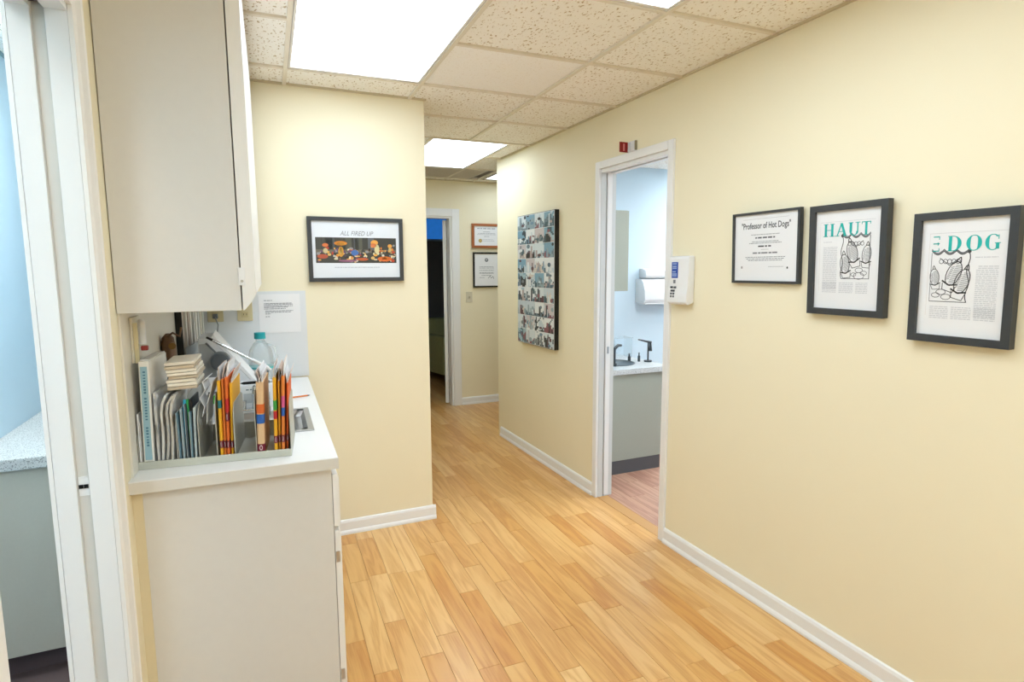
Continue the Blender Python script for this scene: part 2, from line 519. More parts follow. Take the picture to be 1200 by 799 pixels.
for (c, r), lab in lights.items():
    ceiling_light(rect(cols[c] + .012, cols[c + 1] - .012, rowy(r) + .012, rowy(r + 2) - .012), lab, GLOWR if r < -3 else GLOW)
    lit |= {(c, r), (c, r + 1)}
for r in range(-9, 4):
    for c in range(4):
        if (c, r) in lit: continue
        if rowy(r) > YF and cols[c + 1] < XC: continue
        x1 = cols[c + 1] if c < 3 else XW + .05
        tile(cols[c], x1, rowy(r), rowy(r + 1), SMOOTH if (c, r) == (2, 1) else FISS)
for c in (1, 2, 3):
    bar(G(cols[c], rowy(-9)), G(cols[c], (YF if c < 3 else rowy(4))))
for r in range(-9, 5):
    for c in range(4):
        if (c, r - 1) in lit and (c, r) in lit: continue
        if rowy(r) > YF and c < 2: continue
        x0 = cols[c] + BW; x1 = (cols[c + 1] - BW) if c < 3 else XW - .002
        if rowy(r) > YF and c == 2: x0 = XC
        bar(G(x0, rowy(r)), G(x1, rowy(r)))
# far passage grid
Y4 = rowy(4)
fcols = [.86, 1.2, 1.815, 2.15, 2.765, 3.4, 3.7]
ceiling_light(rect(1.21, 1.80, Y4 + .012, rowy(6) - .012), 'ceiling light over the far end of the passage', GLOW)
ceiling_light(rect(2.2, 2.755, rowy(6) + .012, rowy(7) - .05), 'small visible ceiling light behind the hall corner near the end wall', GLOW)
for r in range(4, 8):
    for c in range(6):
        if c == 1 and r in (4, 5): continue
        if c == 3 and r == 6: continue
        if c in (1, 2) and r == 6: continue
        if fcols[c] > XW - .1 and rowy(r + 1) < YC + .1: continue
        y1 = min(rowy(r + 1), YFAR + .03)
        if y1 - rowy(r) < .05: continue
        tile(fcols[c], fcols[c + 1], rowy(r), y1)
for c in (1, 2, 3, 4):
    y0 = Y4 if c in (1, 2) else YC + .05
    bar(G(fcols[c], y0 + .01), G(fcols[c], YFAR))
for r in (5, 6, 7):
    x0 = 1.815 if r == 5 else .95
    bar(G(x0 + .012, rowy(r)), G(XW if r == 5 else 3.5, rowy(r)), .009)
# return-air grille
t = thing('air_return_grille', 'grey return air grille in the ceiling past the far light', 'vent', (1.67, rowy(6) + .29, H))
mb = MB(); mb.box(-.455, .455, -.275, .275, -.0015, .012); mb.build('backing', mat('vent_dark', '#CFC6B4', .8), t)
mb = MB(); mb.box(-.46, .46, -.28, -.255, -.006, .004); mb.box(-.46, .46, .255, .28, -.006, .004); mb.box(-.46, -.435, -.255, .255, -.006, .004); mb.box(.435, .46, -.255, .255, -.006, .004)
mb.build('frame', mat('vent_frame', '#CFC8BA', .5), t)
for i in range(12):
    y = -.235 + i * .0427
    MB().prism([(y - .016, -.0045), (y - .014, -.006), (y + .012, -.0045), (y + .012, -.002)], -.435, .435, 'x').build('slat', mat('vent_slat', '#E0D8C8', .5), t)
# wall angle trims
WA = mat('wall_angle', '#CFC2A4', .5)
def angle(name, x0, x1, y0, y1, lab): return struct(name, MB().box(x0, x1, y0, y1, H - .009, H), WA, lab, 'trim')
angle('trim_1', XW - .012, XW, YB, YC, 'thin ceiling edge strip along the right wall')
angle('trim_2', lx(YF), XC + .012, YF - .012, YF, 'thin ceiling edge strip above the front wall')
angle('trim_3', XC, 3.6, YFAR - .012, YFAR, 'thin ceiling edge strip along the end wall')
# ------------------------------------------------------------------ doorways
# right doorway (pocket door into the treatment room)
d1 = thing('door_1', 'white framed pocket doorway in the right wall opening to a blue room', 'doorway', (XW, 3.16, 0), kind='structure')
y0r, y1r = 2.507 - 3.16, 0.0         # opening in local y
mb = MB(); mb.box(-.014, .003, 0.0, .045, 0, 2.15, .003); mb.build('casing', TRIM, d1)
mb = MB(); mb.box(-.014, .003, y0r - .044, y0r, 0, 2.15, .003); mb.build('casing', TRIM, d1)
mb = MB(); mb.box(-.014, .003, y0r + .0005, -.0005, 2.105, 2.15, .003); mb.build('casing', TRIM, d1)
for a, b_, nm in ((.0, .040, 'jamb'), (.046, .112, 'jamb')):
    MB().box(a + .0035, b_, -.001, .03, 0, 2.105).build(nm, mat('jamb_paint', '#D5D9D9', .4), d1)
MB().box(.0035, .112, y0r - .03, y0r + .001, 0, 2.105).build('jamb', TRIM, d1)
MB().box(.0035, .044, y0r + .002, -.002, 2.085, 2.124).build('head_jamb', TRIM, d1)
MB().box(.070, .112, y0r + .002, -.002, 2.085, 2.124).build('head_jamb', TRIM, d1)
MB().box(.044, .070, y0r + .002, -.002, 2.10, 2.124).build('door_track', KICK, d1)
dl = MB().box(.048, .082, -.006, .014, .012, 2.09, .002).build('sliding_door_leaf', TRIM, d1)
MB().box(.058, .072, -.0085, -.006, .955, 1.0).build('latch', STEEL, dl)
MB().box(.003, .112, y0r, .0, -.004, .002).build('threshold', mat('threshold_wood', '#C99A62', .5), d1)
# left doorway
d2 = thing('door_2', 'white door frame at the left edge leading to a blue room', 'doorway', (lx(1.63), 1.63, 0), (0, 0, -SK), kind='structure')
CAS = [(0, 0), (.009, .0), (.013, .012), (.0145, .05), (.013, .058), (.016, .062), (.014, .07), (0, .07)]   # out, along
def casing(mb, sign, y_at, z0, z1, x_at, outs):
    mb.prism([(x_at + outs * o, y_at + sign * a) for o, a in CAS], z0, z1)
mb = MB(); casing(mb, 1, 0, 0, 2.14, 0, 1); mb.build('casing', TRIMW, d2)
mb = MB(); casing(mb, -1, -.64, 0, 2.14, 0, 1); mb.build('casing', TRIMW, d2)
mb = MB(); mb.prism([(o, 2.075 + a) for o, a in CAS], -.64, 0, 'y'); mb.build('casing', TRIMW, d2)
mb = MB(); casing(mb, 1, 0, 0, 2.14, -.11, -1); mb.build('room_casing', TRIM, d2)
JP = mat('left_jamb_paint', '#ECEEEE', .38)
for a, b_ in ((-.0425, -.0005), (-.1095, -.068)):
    MB().box(a, b_, 0, .03, 0, 2.075, .0015).build('jamb', JP, d2)
MB().box(-.068, -.0425, .012, .03, 0, 2.075).build('jamb_channel', mat('jamb_channel_paint', '#D6D5CE', .4), d2)
MB().box(-.1095, -.0005, -.67, -.64, 0, 2.075).build('jamb', JP, d2)
MB().box(-.0425, -.0005, -.639, -.001, 2.06, 2.099).build('head_jamb', JP, d2)
MB().box(-.1095, -.068, -.639, -.001, 2.06, 2.099).build('head_jamb', JP, d2)
MB().box(-.068, -.0425, -.639, -.001, 2.07, 2.099).build('door_track', KICK, d2)
st = MB().box(-.066, -.045, .0095, .012, .963, 1.01, .001).build('strike_plate', JP, d2)
for a in (-.0655, -.0555):
    MB().box(a, a + .009, .0075, .0096, .982, .991).build('strike_hole', BLACK2, st)
# far doorway
d3 = thing('door_3', 'white framed far doorway with its door open into a dark room', 'doorway', (1.985, YFAR, 0), kind='structure')
mb = MB(); mb.box(.0, .085, -.018, .0, 0, 2.14, .003); mb.build('casing', TRIM, d3)
mb = MB(); mb.box(-.86, .0, -.018, .0, 2.06, 2.14, .003); mb.build('casing', TRIM, d3)
mb = MB(); mb.box(-.87, -.785, -.018, .0, 0, 2.0595, .003); mb.build('casing', TRIM, d3)
MB().box(-.022, 0, .0, .1, 0, 2.06).build('jamb', TRIM, d3)
MB().box(-.785, -.763, .0, .1, 0, 2.06).build('jamb', TRIM, d3)
MB().box(-.763, -.022, .0, .1, 2.04, 2.074).build('head_jamb', TRIM, d3)
lf = MB().box(-.038, .0, .0, .76, .012, 2.03, .002).build('door_leaf', TRIM, d3, loc=(-.027, .106, 0), rot=(0, 0, -.46))
for z in (.18, 1.72):
    h_ = MB().box(.001, .008, -.035, .01, z, z + .1).build('hinge', mat('pale_hinge', '#D8D6D0', .4, .3), lf)

# ------------------------------------------------------------------ right treatment room
YRB = 4.66
struct('wall_room_back', MB().box(XW + .11, 5.2, YRB, YRB + .08, 0, H), BLUE, 'pale blue wall with towel dispenser seen through the right doorway', 'wall')
struct('wall_room_side', MB().box(5.2, 5.3, 1.0, YRB + .08, 0, H), BLUE, 'far pale blue side wall of the right room', 'wall')
struct('wall_room_near', MB().box(XW + .11, 5.2, .95, 1.0, 0, H), BLUE, 'near pale blue wall of the right room', 'wall')
struct('ceiling_room', MB().box(XW + .06, 5.3, .95, YRB + .08, H, H + .05), FISS, 'ceiling of the right blue room', 'ceiling')
fr = struct('floor_room', MB().box(XW + .075, 5.2, 1.0, YRB, -.05, -.001), mat('room_subfloor', '#B58C78', .6), 'pinkish wood floor of the right room', 'floor')
PLM2 = plank_mesh('plank_pink', .12, WOODP)
for k in range(12):
    y = 1.3 + rp.uniform(0, .5)
    while y < YRB:
        L_ = rp.choice([.7, .9, 1.1])
        L2 = min(L_, YRB - y)
        o = bpy.data.objects.new('plank', PLM2); COL.objects.link(o); o.parent = fr
        o.location = (XW + .14 + .12 * k, y + L2 / 2, .0035); o.scale = (1, L2 - .001, 1)
        y += L_
for i, (x, y) in enumerate([(3.0, 2.0), (4.1, 3.5)]):
    ceiling_light([(x, y), (x + .6, y), (x + .6, y + 1.15), (x, y + 1.15)], ['ceiling light inside the right room near its doorway', 'ceiling light deep inside the right room'][i], GLOW2, H - .0145)
t = thing('base_cabinet', 'sage grey base cabinet seen through the right doorway', 'cabinet', (2.45, 3.46, 0))
MB().box(-.33, .33, 0, 1.19, .105, .742, .002).build('body', GREYC, t)
MB().box(-.33, .30, .004, 1.19, 0, .104).build('toe_kick', KICK, t)
for i in range(2): MB().box(.331, .35, .02 + i * .585, .595 + i * .585, .12, .73, .002).build('door', GREYC, t)
tag(MB().box(XW + .111, 2.805, 3.44, YRB - .001, .7425, .782, .004).build('worktop', SPECK), 'speckled pale worktop with a round sink seen through the doorway', 'worktop')
t = thing('round_sink', 'small dark round steel sink set in the right room worktop', 'sink', (2.5, 3.72, .782))
MB().lathe([(.155, .0005), (.16, .004), (.152, .006), (.146, .002), (.0, .0015)], 28).build('basin', mat('dark_steel', '#6C7072', .3, .9), t, True)
MB().tube([(-.02, .0, .001), (-.02, 0, .0045)], .02).build('drain', CHROME, t)
t = thing('faucet', 'dark metal faucet standing by the right room sink', 'faucet', (2.415, 3.60, .782))
MB().tube([(0, 0, 0), (0, 0, .02)], .024, 14).build('base', DKMET, t)
MB().tube([(0, 0, .02), (0, 0, .10), (0, 0, .14)], .015, 12).build('body', DKMET, t, True)
MB().tube([(0, 0, .125), (.05, .02, .15), (.09, .04, .145)], [.013, .011, .01], 12).build('spout', DKMET, t, True)
t = thing('wall_cabinet', 'sage grey wall cabinet seen through the right doorway', 'cabinet', (2.282, 3.48, 1.34))
MB().box(-.165, .15, 0, 1.17, 0, .56, .002).build('body', GREYC, t)
for i in range(2): MB().box(.151, .17, .01 + i * .58, .58 + i * .58, .0, .56, .002).build('door', GREYC, t)
t = thing('towel_dispenser', 'white paper towel dispenser on the blue wall beyond the doorway', 'dispenser', (3.6, YRB, 1.175))
pr_ = [(0, 0), (-.13, .0), (-.155, .03), (-.15, .12), (-.12, .2), (-.09, .225), (0, .225)]
MB().prism(pr_, -.24, .24, 'x', .006).build('body', WPLAST, t, True)
MB().prism([(0, .235), (-.10, .235), (-.115, .26), (-.1, .31), (-.04, .325), (0, .325)], -.2, .24, 'x', .006).build('cover', WPLAST, t, True)
MB().box(-.235, .235, -.15, -.03, -.012, -.002, .002).build('towel', PAPER, t)
t = thing('acrylic_box', 'clear acrylic box on the right room worktop', 'box', (2.70, 3.95, .782))
GL = mat('clear_acrylic', '#EAF4F8', .05, trans=.95, alpha=.35)
for x0, x1, y0, y1 in ((-.085, .085, -.06, -.057), (-.085, .085, .057, .06), (-.085, -.082, -.057, .057), (.082, .085, -.057, .057)):
    MB().box(x0, x1, y0, y1, 0, .16).build('side', GL, t)
MB().box(-.09, .09, -.065, .065, .161, .165).build('lid', GL, t)
t = thing('handpiece', 'dark handpiece on an arm over the right room worktop', 'dental tool', (2.77, 3.66, .782))
MB().tube([(0, 0, 0), (0, 0, .012)], .03, 14).build('foot', DKMET, t)
MB().tube([(0, 0, .01), (0, 0, .155)], .006).build('post', DKMET, t)
MB().tube([(.02, -.01, .15), (-.08, .02, .175)], [.01, .005]).build('arm', DKMET, t, True)
MB().tube([(0.01, -.012, .15), (.012, -.014, .085)], [.008, .013]).build('tip', DKMET, t, True)
for i, (x, y, h_, r_) in enumerate([(2.62, 4.0, .055, .012), (2.66, 3.75, .05, .012), (2.715, 3.70, .06, .01)]):
    t = thing('small_bottle', ['dark small bottle near the sink left of the acrylic box', 'dark small bottle in front of the acrylic box', 'dark small bottle nearest the handpiece'][i], 'bottle', (x, y, .782), group='small bottles on the right room worktop')
    MB().lathe([(r_, 0), (r_, h_ * .7), (r_ * .5, h_ * .8), (r_ * .5, h_)], 12).build('body', DKMET, t, True)
    MB().tube([(0, 0, h_), (0, 0, h_ + .01)], r_ * .6).build('cap', GPLAST, t)

# ------------------------------------------------------------------ left blue room
struct('wall_blue_far', MB().box(-1.05, -.945, YB, 3.95, 0, H), BLUE, 'pale blue wall seen at the left edge', 'wall')
struct('wall_blue_end', MB().box(-.945, -.40, 3.9, 3.97, 0, H), BLUE, 'pale blue end wall of the left room', 'wall')
struct('wall_blue_near', MB().box(-.945, -.5, YB - .05, YB, 0, H), BLUE, 'pale blue near end wall of the left room', 'wall')
struct('floor_left_room', MB().box(-.945, -.40, YB, 3.9, -.05, .0), mat('dark_brown_floor', '#6A5B5B', .6, noise=(8, .05)), 'dark brown floor of the left room', 'floor')
struct('ceiling_left_room', MB().box(-.945, -.40, YB, 3.9, H, H + .05), FISS, 'tile ceiling of the left room', 'ceiling')
struct('trim_4', MB().box(-.945, -.933, YB, 3.9, H - .012, H - .0005), mat('blue_grey_trim', '#7E9AA0', .5), 'grey ceiling edge strip in the left room', 'trim')
ceiling_light([(-.9, 1.8), (-.55, 1.8), (-.55, 2.9), (-.9, 2.9)], 'ceiling light inside the left blue room', GLOW3, H - .0145)
ceiling_light([(-.9, -.5), (-.55, -.5), (-.55, .6), (-.9, .6)], 'unseen fill ceiling light added in the left blue room behind the viewer', GLOW3, H - .0145)  # unseen panel added to brighten the cabinet end facing the camera
t = thing('base_cabinet', 'sage grey cabinet end at the left edge beneath the speckled worktop', 'cabinet', (-.72, 2.55, 0))
MB().box(-.224, .2, 0, 1.3, .095, .798, .002).build('body', mat('sage_cabinet_brightened', '#CDCBBE', .5, noise=(90, .03)), t)  # sage paint lightened: light missing on this end is put into its colour
MB().box(-.224, .17, .06, 1.3, 0, .094).build('toe_kick', mat('brown_toe_kick', '#63575A', .6), t)
tag(MB().box(-.944, -.5, 2.53, 3.88, .799, .842, .004).build('worktop', SPECK), 'speckled pale grey worktop corner at the left edge', 'worktop')

# ------------------------------------------------------------------ far dark room
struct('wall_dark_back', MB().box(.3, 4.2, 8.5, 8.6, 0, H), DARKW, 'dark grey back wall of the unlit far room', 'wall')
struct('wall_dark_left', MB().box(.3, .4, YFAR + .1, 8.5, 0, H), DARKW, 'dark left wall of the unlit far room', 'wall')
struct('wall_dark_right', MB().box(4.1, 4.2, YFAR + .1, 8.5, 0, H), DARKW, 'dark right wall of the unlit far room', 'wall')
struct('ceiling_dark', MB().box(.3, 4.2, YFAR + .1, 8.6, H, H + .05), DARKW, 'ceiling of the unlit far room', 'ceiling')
wn = thing('window_1', 'blue lit window strip high on the wall of the far dark room', 'window', (2.5, 8.5, 1.95), kind='structure')
MB().box(-.6, .6, -.012, -.002, 0, .42).build('pane', mat('blue_lit_glass', '#1E5FB4', .4, emit='#2C7CD8', estr=.55, noise=(14, .35)), wn)
MB().box(-.6, .6, -.03, -.002, -.03, -.001).build('window_sill', mat('pale_blue_sill', '#8FB0C8', .5), wn)
for x in (-.6, .6): MB().box(x - .02, x + .02, -.03, -.002, 0, .42).build('window_frame', DARKW, wn)
GREENF = mat('olive_green_upholstery', '#BCC088', .8, noise=(30, .1))
t = thing('armchair', 'olive green upholstered armchair in the dark far room', 'armchair', (2.62, 7.75, 0), (0, 0, .2))
MB().box(-.32, .32, -.3, .3, .1, .42, .03).build('seat', GREENF, t, True)
MB().box(-.34, .34, .28, .44, .1, .82, .04).build('backrest', GREENF, t, True)
for s_ in (-1, 1):
    MB().box(s_ * .38 - .06, s_ * .38 + .06, -.32, .44, .1, .62, .04).build('armrest', GREENF, t, True)
    for y in (-.27, .38): MB().tube([(s_ * .36, y, 0), (s_ * .36, y, .1)], [.016, .022]).build('leg', BLACK2, t)

# ------------------------------------------------------------------ left counter and cabinets (local frame askew with the left wall)
LO = (lx(1.8), 1.8)
def L2W(x, y): 
    c, s_ = math.cos(-SK), math.sin(-SK)
    return (LO[0] + x * c - y * s_, LO[1] + x * s_ + y * c)
cab = thing('base_cabinet', 'off white base cabinet under the white counter in the foreground', 'cabinet', (LO[0], LO[1], 0), (0, 0, -SK))
mb = MB(); mb.box(.002, .525, .032, 1.45, .10, .893); mb.build('body', LAM, cab)
MB().box(.002, .47, .05, 1.45, 0, .0995).build('toe_kick', KICK, cab)
MB().box(.0, .024, .029, .032, .02, .893).build('side_strip', mat('warm_filler_strip', '#E3D6B4', .5), cab)
for i in range(3):
    a, b_ = .034 + i * .472, .034 + i * .472 + .468
    dr = MB().prism([(.527, .700), (.527, .868), (.541, .868), (.546, .855), (.546, .700)], a, b_, 'y').build('drawer_front', LAMW, cab)
    dd = MB().prism([(.527, .11), (.527, .685), (.541, .685), (.546, .668), (.546, .11)], a, b_, 'y').build('door', LAMW, cab)
    for z in (.20, .60):
        hh = MB().box(.529, .540, a - .002, a + .0005, z - .018, z + .018).build('hinge', STEEL, dd)
# worktop with a cut-out for the sink
SX0, SX1, SY0, SY1 = .20, .485, .36, .70
mb = MB()
mb.box(.0, .543, 0, SY0, .896, .931); mb.box(0, .543, SY1, 1.478, .896, .931); mb.box(0, SX0, SY0, SY1, .896, .931); mb.box(SX1, .543, SY0, SY1, .896, .931)
wt = mb.build('worktop', CTOP); tag(wt, 'white laminate worktop of the foreground counter', 'worktop'); wt.location = (LO[0], LO[1], 0); wt.rotation_euler = (0, 0, -SK)
MB().box(.0, .5435, -.0012, -.0002, .8965, .9285).build('edge_band', CEDGE, wt)
MB().box(.5432, .5444, -.001, 1.476, .8965, .9285).build('edge_band', CEDGE, wt)
sk = thing('steel_sink', 'stainless steel sink set into the white counter', 'sink', (LO[0], LO[1], .931), (0, 0, -SK))
mb = MB()
e = .014
for x0, x1, y0, y1 in ((SX0 - e, SX1 + e, SY0 - e, SY0 + .006), (SX0 - e, SX1 + e, SY1 - .006, SY1 + e), (SX0 - e, SX0 + .006, SY0 + .006, SY1 - .006), (SX1 - .006, SX1 + e, SY0 + .006, SY1 - .006)):
    mb.box(x0, x1, y0, y1, .0005, .004)
mb.build('rim', STEEL, sk)
mb = MB(); q = .006
V = lambda x, y, z: mb.bm.verts.new((x, y, z))
top = [V(SX0 + q, SY0 + q, .002), V(SX1 - q, SY0 + q, .002), V(SX1 - q, SY1 - q, .002), V(SX0 + q, SY1 - q, .002)]
bot = [V(SX0 + .03, SY0 + .03, -.033), V(SX1 - .03, SY0 + .03, -.033), V(SX1 - .03, SY1 - .03, -.033), V(SX0 + .03, SY1 - .03, -.033)]
for i in range(4): mb.bm.faces.new((top[i], top[(i + 1) % 4], bot[(i + 1) % 4], bot[i]))
mb.bm.faces.new(bot)
bmesh.ops.bevel(mb.bm, geom=[e_ for e_ in mb.bm.edges if not e_.is_boundary], offset=.02, segments=3, affect='EDGES')
mb.build('basin', STEEL, sk, True)
fx, fy = L2W(.30, .755)
t = thing('faucet', 'small chrome faucet behind the steel counter sink', 'faucet', (fx, fy, .931))
MB().box(-.06, .06, -.018, .018, 0, .012, .004).build('base', CHROME, t)
MB().tube([(0, 0, .01), (0, 0, .07), (0, -.03, .10), (0, -.09, .105), (0, -.115, .085)], [.012, .011, .010, .009, .009], 12).build('spout', CHROME, t, True)
for s_ in (-1, 1):
    k = MB().tube([(s_ * .045, 0, .012), (s_ * .045, 0, .045)], [.011, .014], 10).build('handle', CHROME, t, True)
# upper cabinet
uc = thing('wall_cabinet', 'large off white wall cabinet hanging over the foreground counter', 'cabinet', (LO[0], LO[1], 1.384), (0, 0, -SK))
MB().box(.002, .302, .026, 1.45, 0, 1.02, .0015).build('body', LAM, uc)
for i in range(3):
    a, b_ = .026 + i * .475, .026 + i * .475 + .471
    dd = MB().prism([(.3055, 0), (.3055, 1.02), (.338, 1.02), (.341, 1.01), (.341, .045), (.328, .022), (.309, 0)], a, b_, 'y').build('door', LAMW, uc)
    if i == 0:
        for z in (.07, .85):
            hh = MB().box(.298, .316, a - .004, a - .0005, z, z + .05, .001).build('hinge', WPLAST, dd)
            MB().tube([(.307, a - .006, z + .012), (.307, a - .003, z + .012)], .004, 8).build('screw', STEEL, dd)
# backsplash on the front wall and on the left wall
bs = struct('trim_5', MB().box(lx(YF) + .001, .258, YF - .007, YF - .0005, .9315, 1.389), SPLASH, 'white backsplash panel on the wall behind the counter', 'backsplash')
mb = MB(); mb.prism([(lx(1.84) + .0005, 1.84), (lx(1.84) + .006, 1.84), (lx(3.29) + .006, 3.29), (lx(3.29) + .0005, 3.29)], .9315, 1.383)
struct('trim_6', mb, mat('cream_backsplash', '#E6E1D4', .4), 'cream backsplash panel on the left wall under the wall cabinet', 'backsplash')

# ------------------------------------------------------------------ wall objects behind the counter
def wallthing(name, label, cat, wall, a, z, group=None, lean=0.0):
    """a = coordinate along the wall, z = base height; local x to the viewer's right, -y out of the wall"""
    if wall == 'right': loc, rz = (XW - .0005, a, z), -math.pi / 2
    elif wall == 'front': loc, rz = (a, YF - .0005, z), 0
    elif wall == 'far': loc, rz = (a, YFAR - .0005, z), 0
    elif wall == 'splash': loc, rz = (a, YF - .0075, z), 0
    else: loc, rz = (lx(a) + .0065, a, z), math.pi / 2 - SK
    return thing(name, label, cat, loc, (lean, 0, rz), group)
t = wallthing('letter_sheet', 'typed white letter taped on the backsplash beside the cabinet', 'paper', 'splash', .127, 1.172)
mb = MB(); mb.sheet([(-.1005, -.0008), (.0, -.0006), (.1005, -.0008)], 0, .202, .0006)
for v in mb.bm.verts: v.co = (v.co.x, v.co.z - .0006, v.co.y)
mb.build('sheet', PAPER, t)
mb = MB(); rl = random.Random(5)
for z, x0, x1 in ((.168, -.075, -.035), (.152, -.075, .06), (.146, -.075, .065), (.138, -.075, .065), (.132, -.075, .04), (.124, -.075, .03), (.113, -.07, .065), (.106, -.07, .055), (.098, -.07, -.045), (.084, -.07, -.05)):
    mb.words(x0, x1, z, .003, -.0026, '#7C8088', rnd=rl)
mb.build('typed_lines', PRINT, t)
for a, lab in ((-.176, 'beige outlet plate left of the typed letter with a cord'), (-.04, 'beige outlet plate just left of the typed letter')):
    t = wallthing('outlet_plate', lab, 'outlet', 'splash', a, 1.24, 'beige outlets on the backsplash')
    MB().box(-.036, .036, -.006, 0, 0, .115, .002).build('plate', BEIGEP, t)
    for z in (.033, .082):
        q = MB().box(-.016, .016, -.008, -.006, z - .014, z + .014, .001).build('receptacle', mat('dark_beige', '#CDBF92', .4), t)
        for x in (-.007, .007): MB().box(x - .001, x + .001, -.0085, -.0079, z - .004, z + .006).build('slot', BLACK2, q)
t = thing('power_cord', 'thin grey cord hanging from the left outlet to the counter machine', 'cord', (-.176, YF - .016, 1.27))
MB().box(-.012, .012, -.02, 0, -.012, .012, .003).build('plug', GPLAST, t)
MB().tube([(0, -.02, -.005), (.012, -.05, -.04), (.008, -.10, -.085), (-.012, -.14, -.12), (-.02, -.19, -.155)], .003, 8).build('wire', mat('grey_cord', '#8D9296', .5), t, True)
# bracket on left wall
t = wallthing('wall_phone_holder', 'white wall bracket with a red cap beside the cabinet end', 'bracket', 'left', 1.99, 1.235)
MB().box(-.055, .05, -.007, 0, 0, .13, .002).build('plate', mat('cream_plate', '#E2DCCB', .5), t)
MB().tube([(.0, -.02, .05), (.0, -.02, .115)], .010, 12).build('cylinder', WPLAST, t, True)
MB().tube([(.0, -.02, .115), (.0, -.02, .121)], [.010, .006], 12).build('top', WPLAST, t, True)
MB().box(.008, .026, -.03, -.012, .028, .042, .003).build('cap', mat('red_plastic', '#A33A32', .4), t)
MB().box(-.052, -.044, -.018, -.0075, .0, .115, .001).build('edge', BEIGEP, t)
# brochure rack on the left wall near the corner
t = wallthing('brochure_rack', 'wall rack stuffed with papers in the corner under the cabinet', 'rack', 'left', 2.95, 1.075)
MB().box(-.16, .30, -.006, 0, 0, .29, .001).build('back', mat('clear_grey_plastic', '#C9C8C2', .4), t)
MB().box(-.172, -.161, -.026, 0, .02, .30, .002).build('black_spine', BLACK2, t)
rr = random.Random(9)
for i in range(9):
    x = -.15 + i * .05
    c = ['#B9ADA2', '#E3DFD8', '#C9B7AE', '#EFEDE8', '#D8D8D4', '#F0EFEA', '#DCE0DF', '#E9E6DC', '#DFE0DB'][i]
    dz = rr.uniform(-.03, .03)
    MB().box(x, x + .042, -.022 - .005 * i - rr.uniform(0, .006), -.007, .03 + dz, .285 + dz * .5, .001).build('brochure', mat('brochure_%d' % i, c, .7), t)
MB().prism([(-.16, -.034), (.30, -.076), (.30, -.072), (-.16, -.030)], 0, .10, 'z').build('pocket', mat('clear_sleeve', '#E6E8E6', .25, alpha=.6), t)

# ------------------------------------------------------------------ things on the counter
CZ = .9315
# desktop file sorter
ORZ = -.10
t = thing('file_sorter', 'grey metal file sorter tray standing on the counter end', 'file sorter', (-.119, 1.885, CZ), (0, 0, ORZ))
SORT = mat('grey_sorter_metal', '#B9B8AE', .5, .2)
MB().box(-.205, .205, 0, .24, 0, .006, .001).build('base', SORT, t)
MB().box(-.205, .205, -.003, .003, 0, .022, .001).build('front_lip', mat('sorter_lip', '#C6C8BC', .5), t)
MB().box(-.205, .205, .236, .24, .0065, .06).build('rear_lip', SORT, t)
def SW(x, y=0.0, z=0.0):
    c, s_ = math.cos(ORZ), math.sin(ORZ)
    return (-.119 + x * c - y * s_, 1.885 + x * s_ + y * c, CZ + .0065 + z)
for x, hh in ((-.203, .12), (-.105, .16), (-.048, .17), (-.001, .20), (.047, .17), (.106, .20), (.203, .17)):
    f0 = .004
    prof = [(f0, .0065), (f0, hh * .72), (f0 + .012, hh * .9), (f0 + .035, hh), (.2, hh), (.232, hh * .93), (.232, .0065)]
    MB().prism(prof, x - .001, x + .001, 'x').build('divider', SORT, t)

def sheet_thing(name, label, cat, x, lean, prof, y0, y1, th, m, group=None):
    o = thing(name, label, cat, SW(x), (0, 0, ORZ), group)
    return o
# envelope at far left
t = thing('envelope', 'white envelope leaning at the left end of the file sorter', 'envelope', SW(-.2012, .003), (0, 0, ORZ))
MB().sheet([(0.0025, 0), (.0025, .08), (.0025, .155)], .0, .2, .003).build('body', PAPER, t)
MB().sheet([(0.0055, 0.002), (.0058, .08), (.0058, .13)], .004, .19, .0015).build('insert', PAPERG, t)
# binder
t = thing('binder', 'white binder with a light blue spine in the file sorter', 'binder', SW(-.1785, .004), (0, math.radians(1), ORZ))
MB().box(-.013, .013, 0, .2, 0, .305, .002).build('cover', mat('binder_white', '#E9E8E2', .4), t)
MB().box(-.009, .008, -.0012, -.0002, .02, .29).build('spine_label', mat('pale_blue_label', '#9CC3D2', .5), t)
mb = MB(); rl = random.Random(2)
for i in range(26):
    z = .06 + i * .0085
    if i in (7, 8, 17): continue
    mb.quad(-.003, .003, z, z + .006 * rl.uniform(.6, 1), -.0016, '#4F7F99')
mb.build('spine_lettering', PRINT, t)
MB().box(-.008, .008, -.0014, -.0004, .003, .017).build('spine_tag', PAPERG, t)
MB().box(-.0105, .0105, .012, .196, .3052, .309).build('pages', PAPERG, t)
# magazines leaning in the sorter
MAG = [('#C9CACA', -.155, .0), ('#DADBD8', -.146, .010), ('#B9B8B2', -.135, .014), ('#C5C2B9', -.122, .010)]
labs = ['newsprint catalogue standing right against the binder', 'pale catalogue bowing second from the binder', 'grey curled catalogue third from the binder', 'creased beige catalogue against the first divider']
for (c, x, bow), lab in zip(MAG, labs):
    t = thing('catalogue', lab, 'catalogue', SW(x, .008), (0, 0, ORZ), 'catalogues in the file sorter')
    h = .212 - bow * .8
    P_ = [(bow * math.sin(math.pi * k / 8 * .9) * .6 + max(0, h * k / 8 - .168) * bow * 50, h * k / 8) for k in range(9)]
    MB().sheet(P_, 0, .2, .005).build('pages', mat('mag_' + c, c, .7, noise=(60, .2)), t, True)
    P2 = [(p[0] + .0032, p[1]) for p in P_]
    MB().sheet(P2, 0, .2, .0008).build('cover', mat('magc_' + c, '#E2E2E0', .6, noise=(40, .25)), t, True)
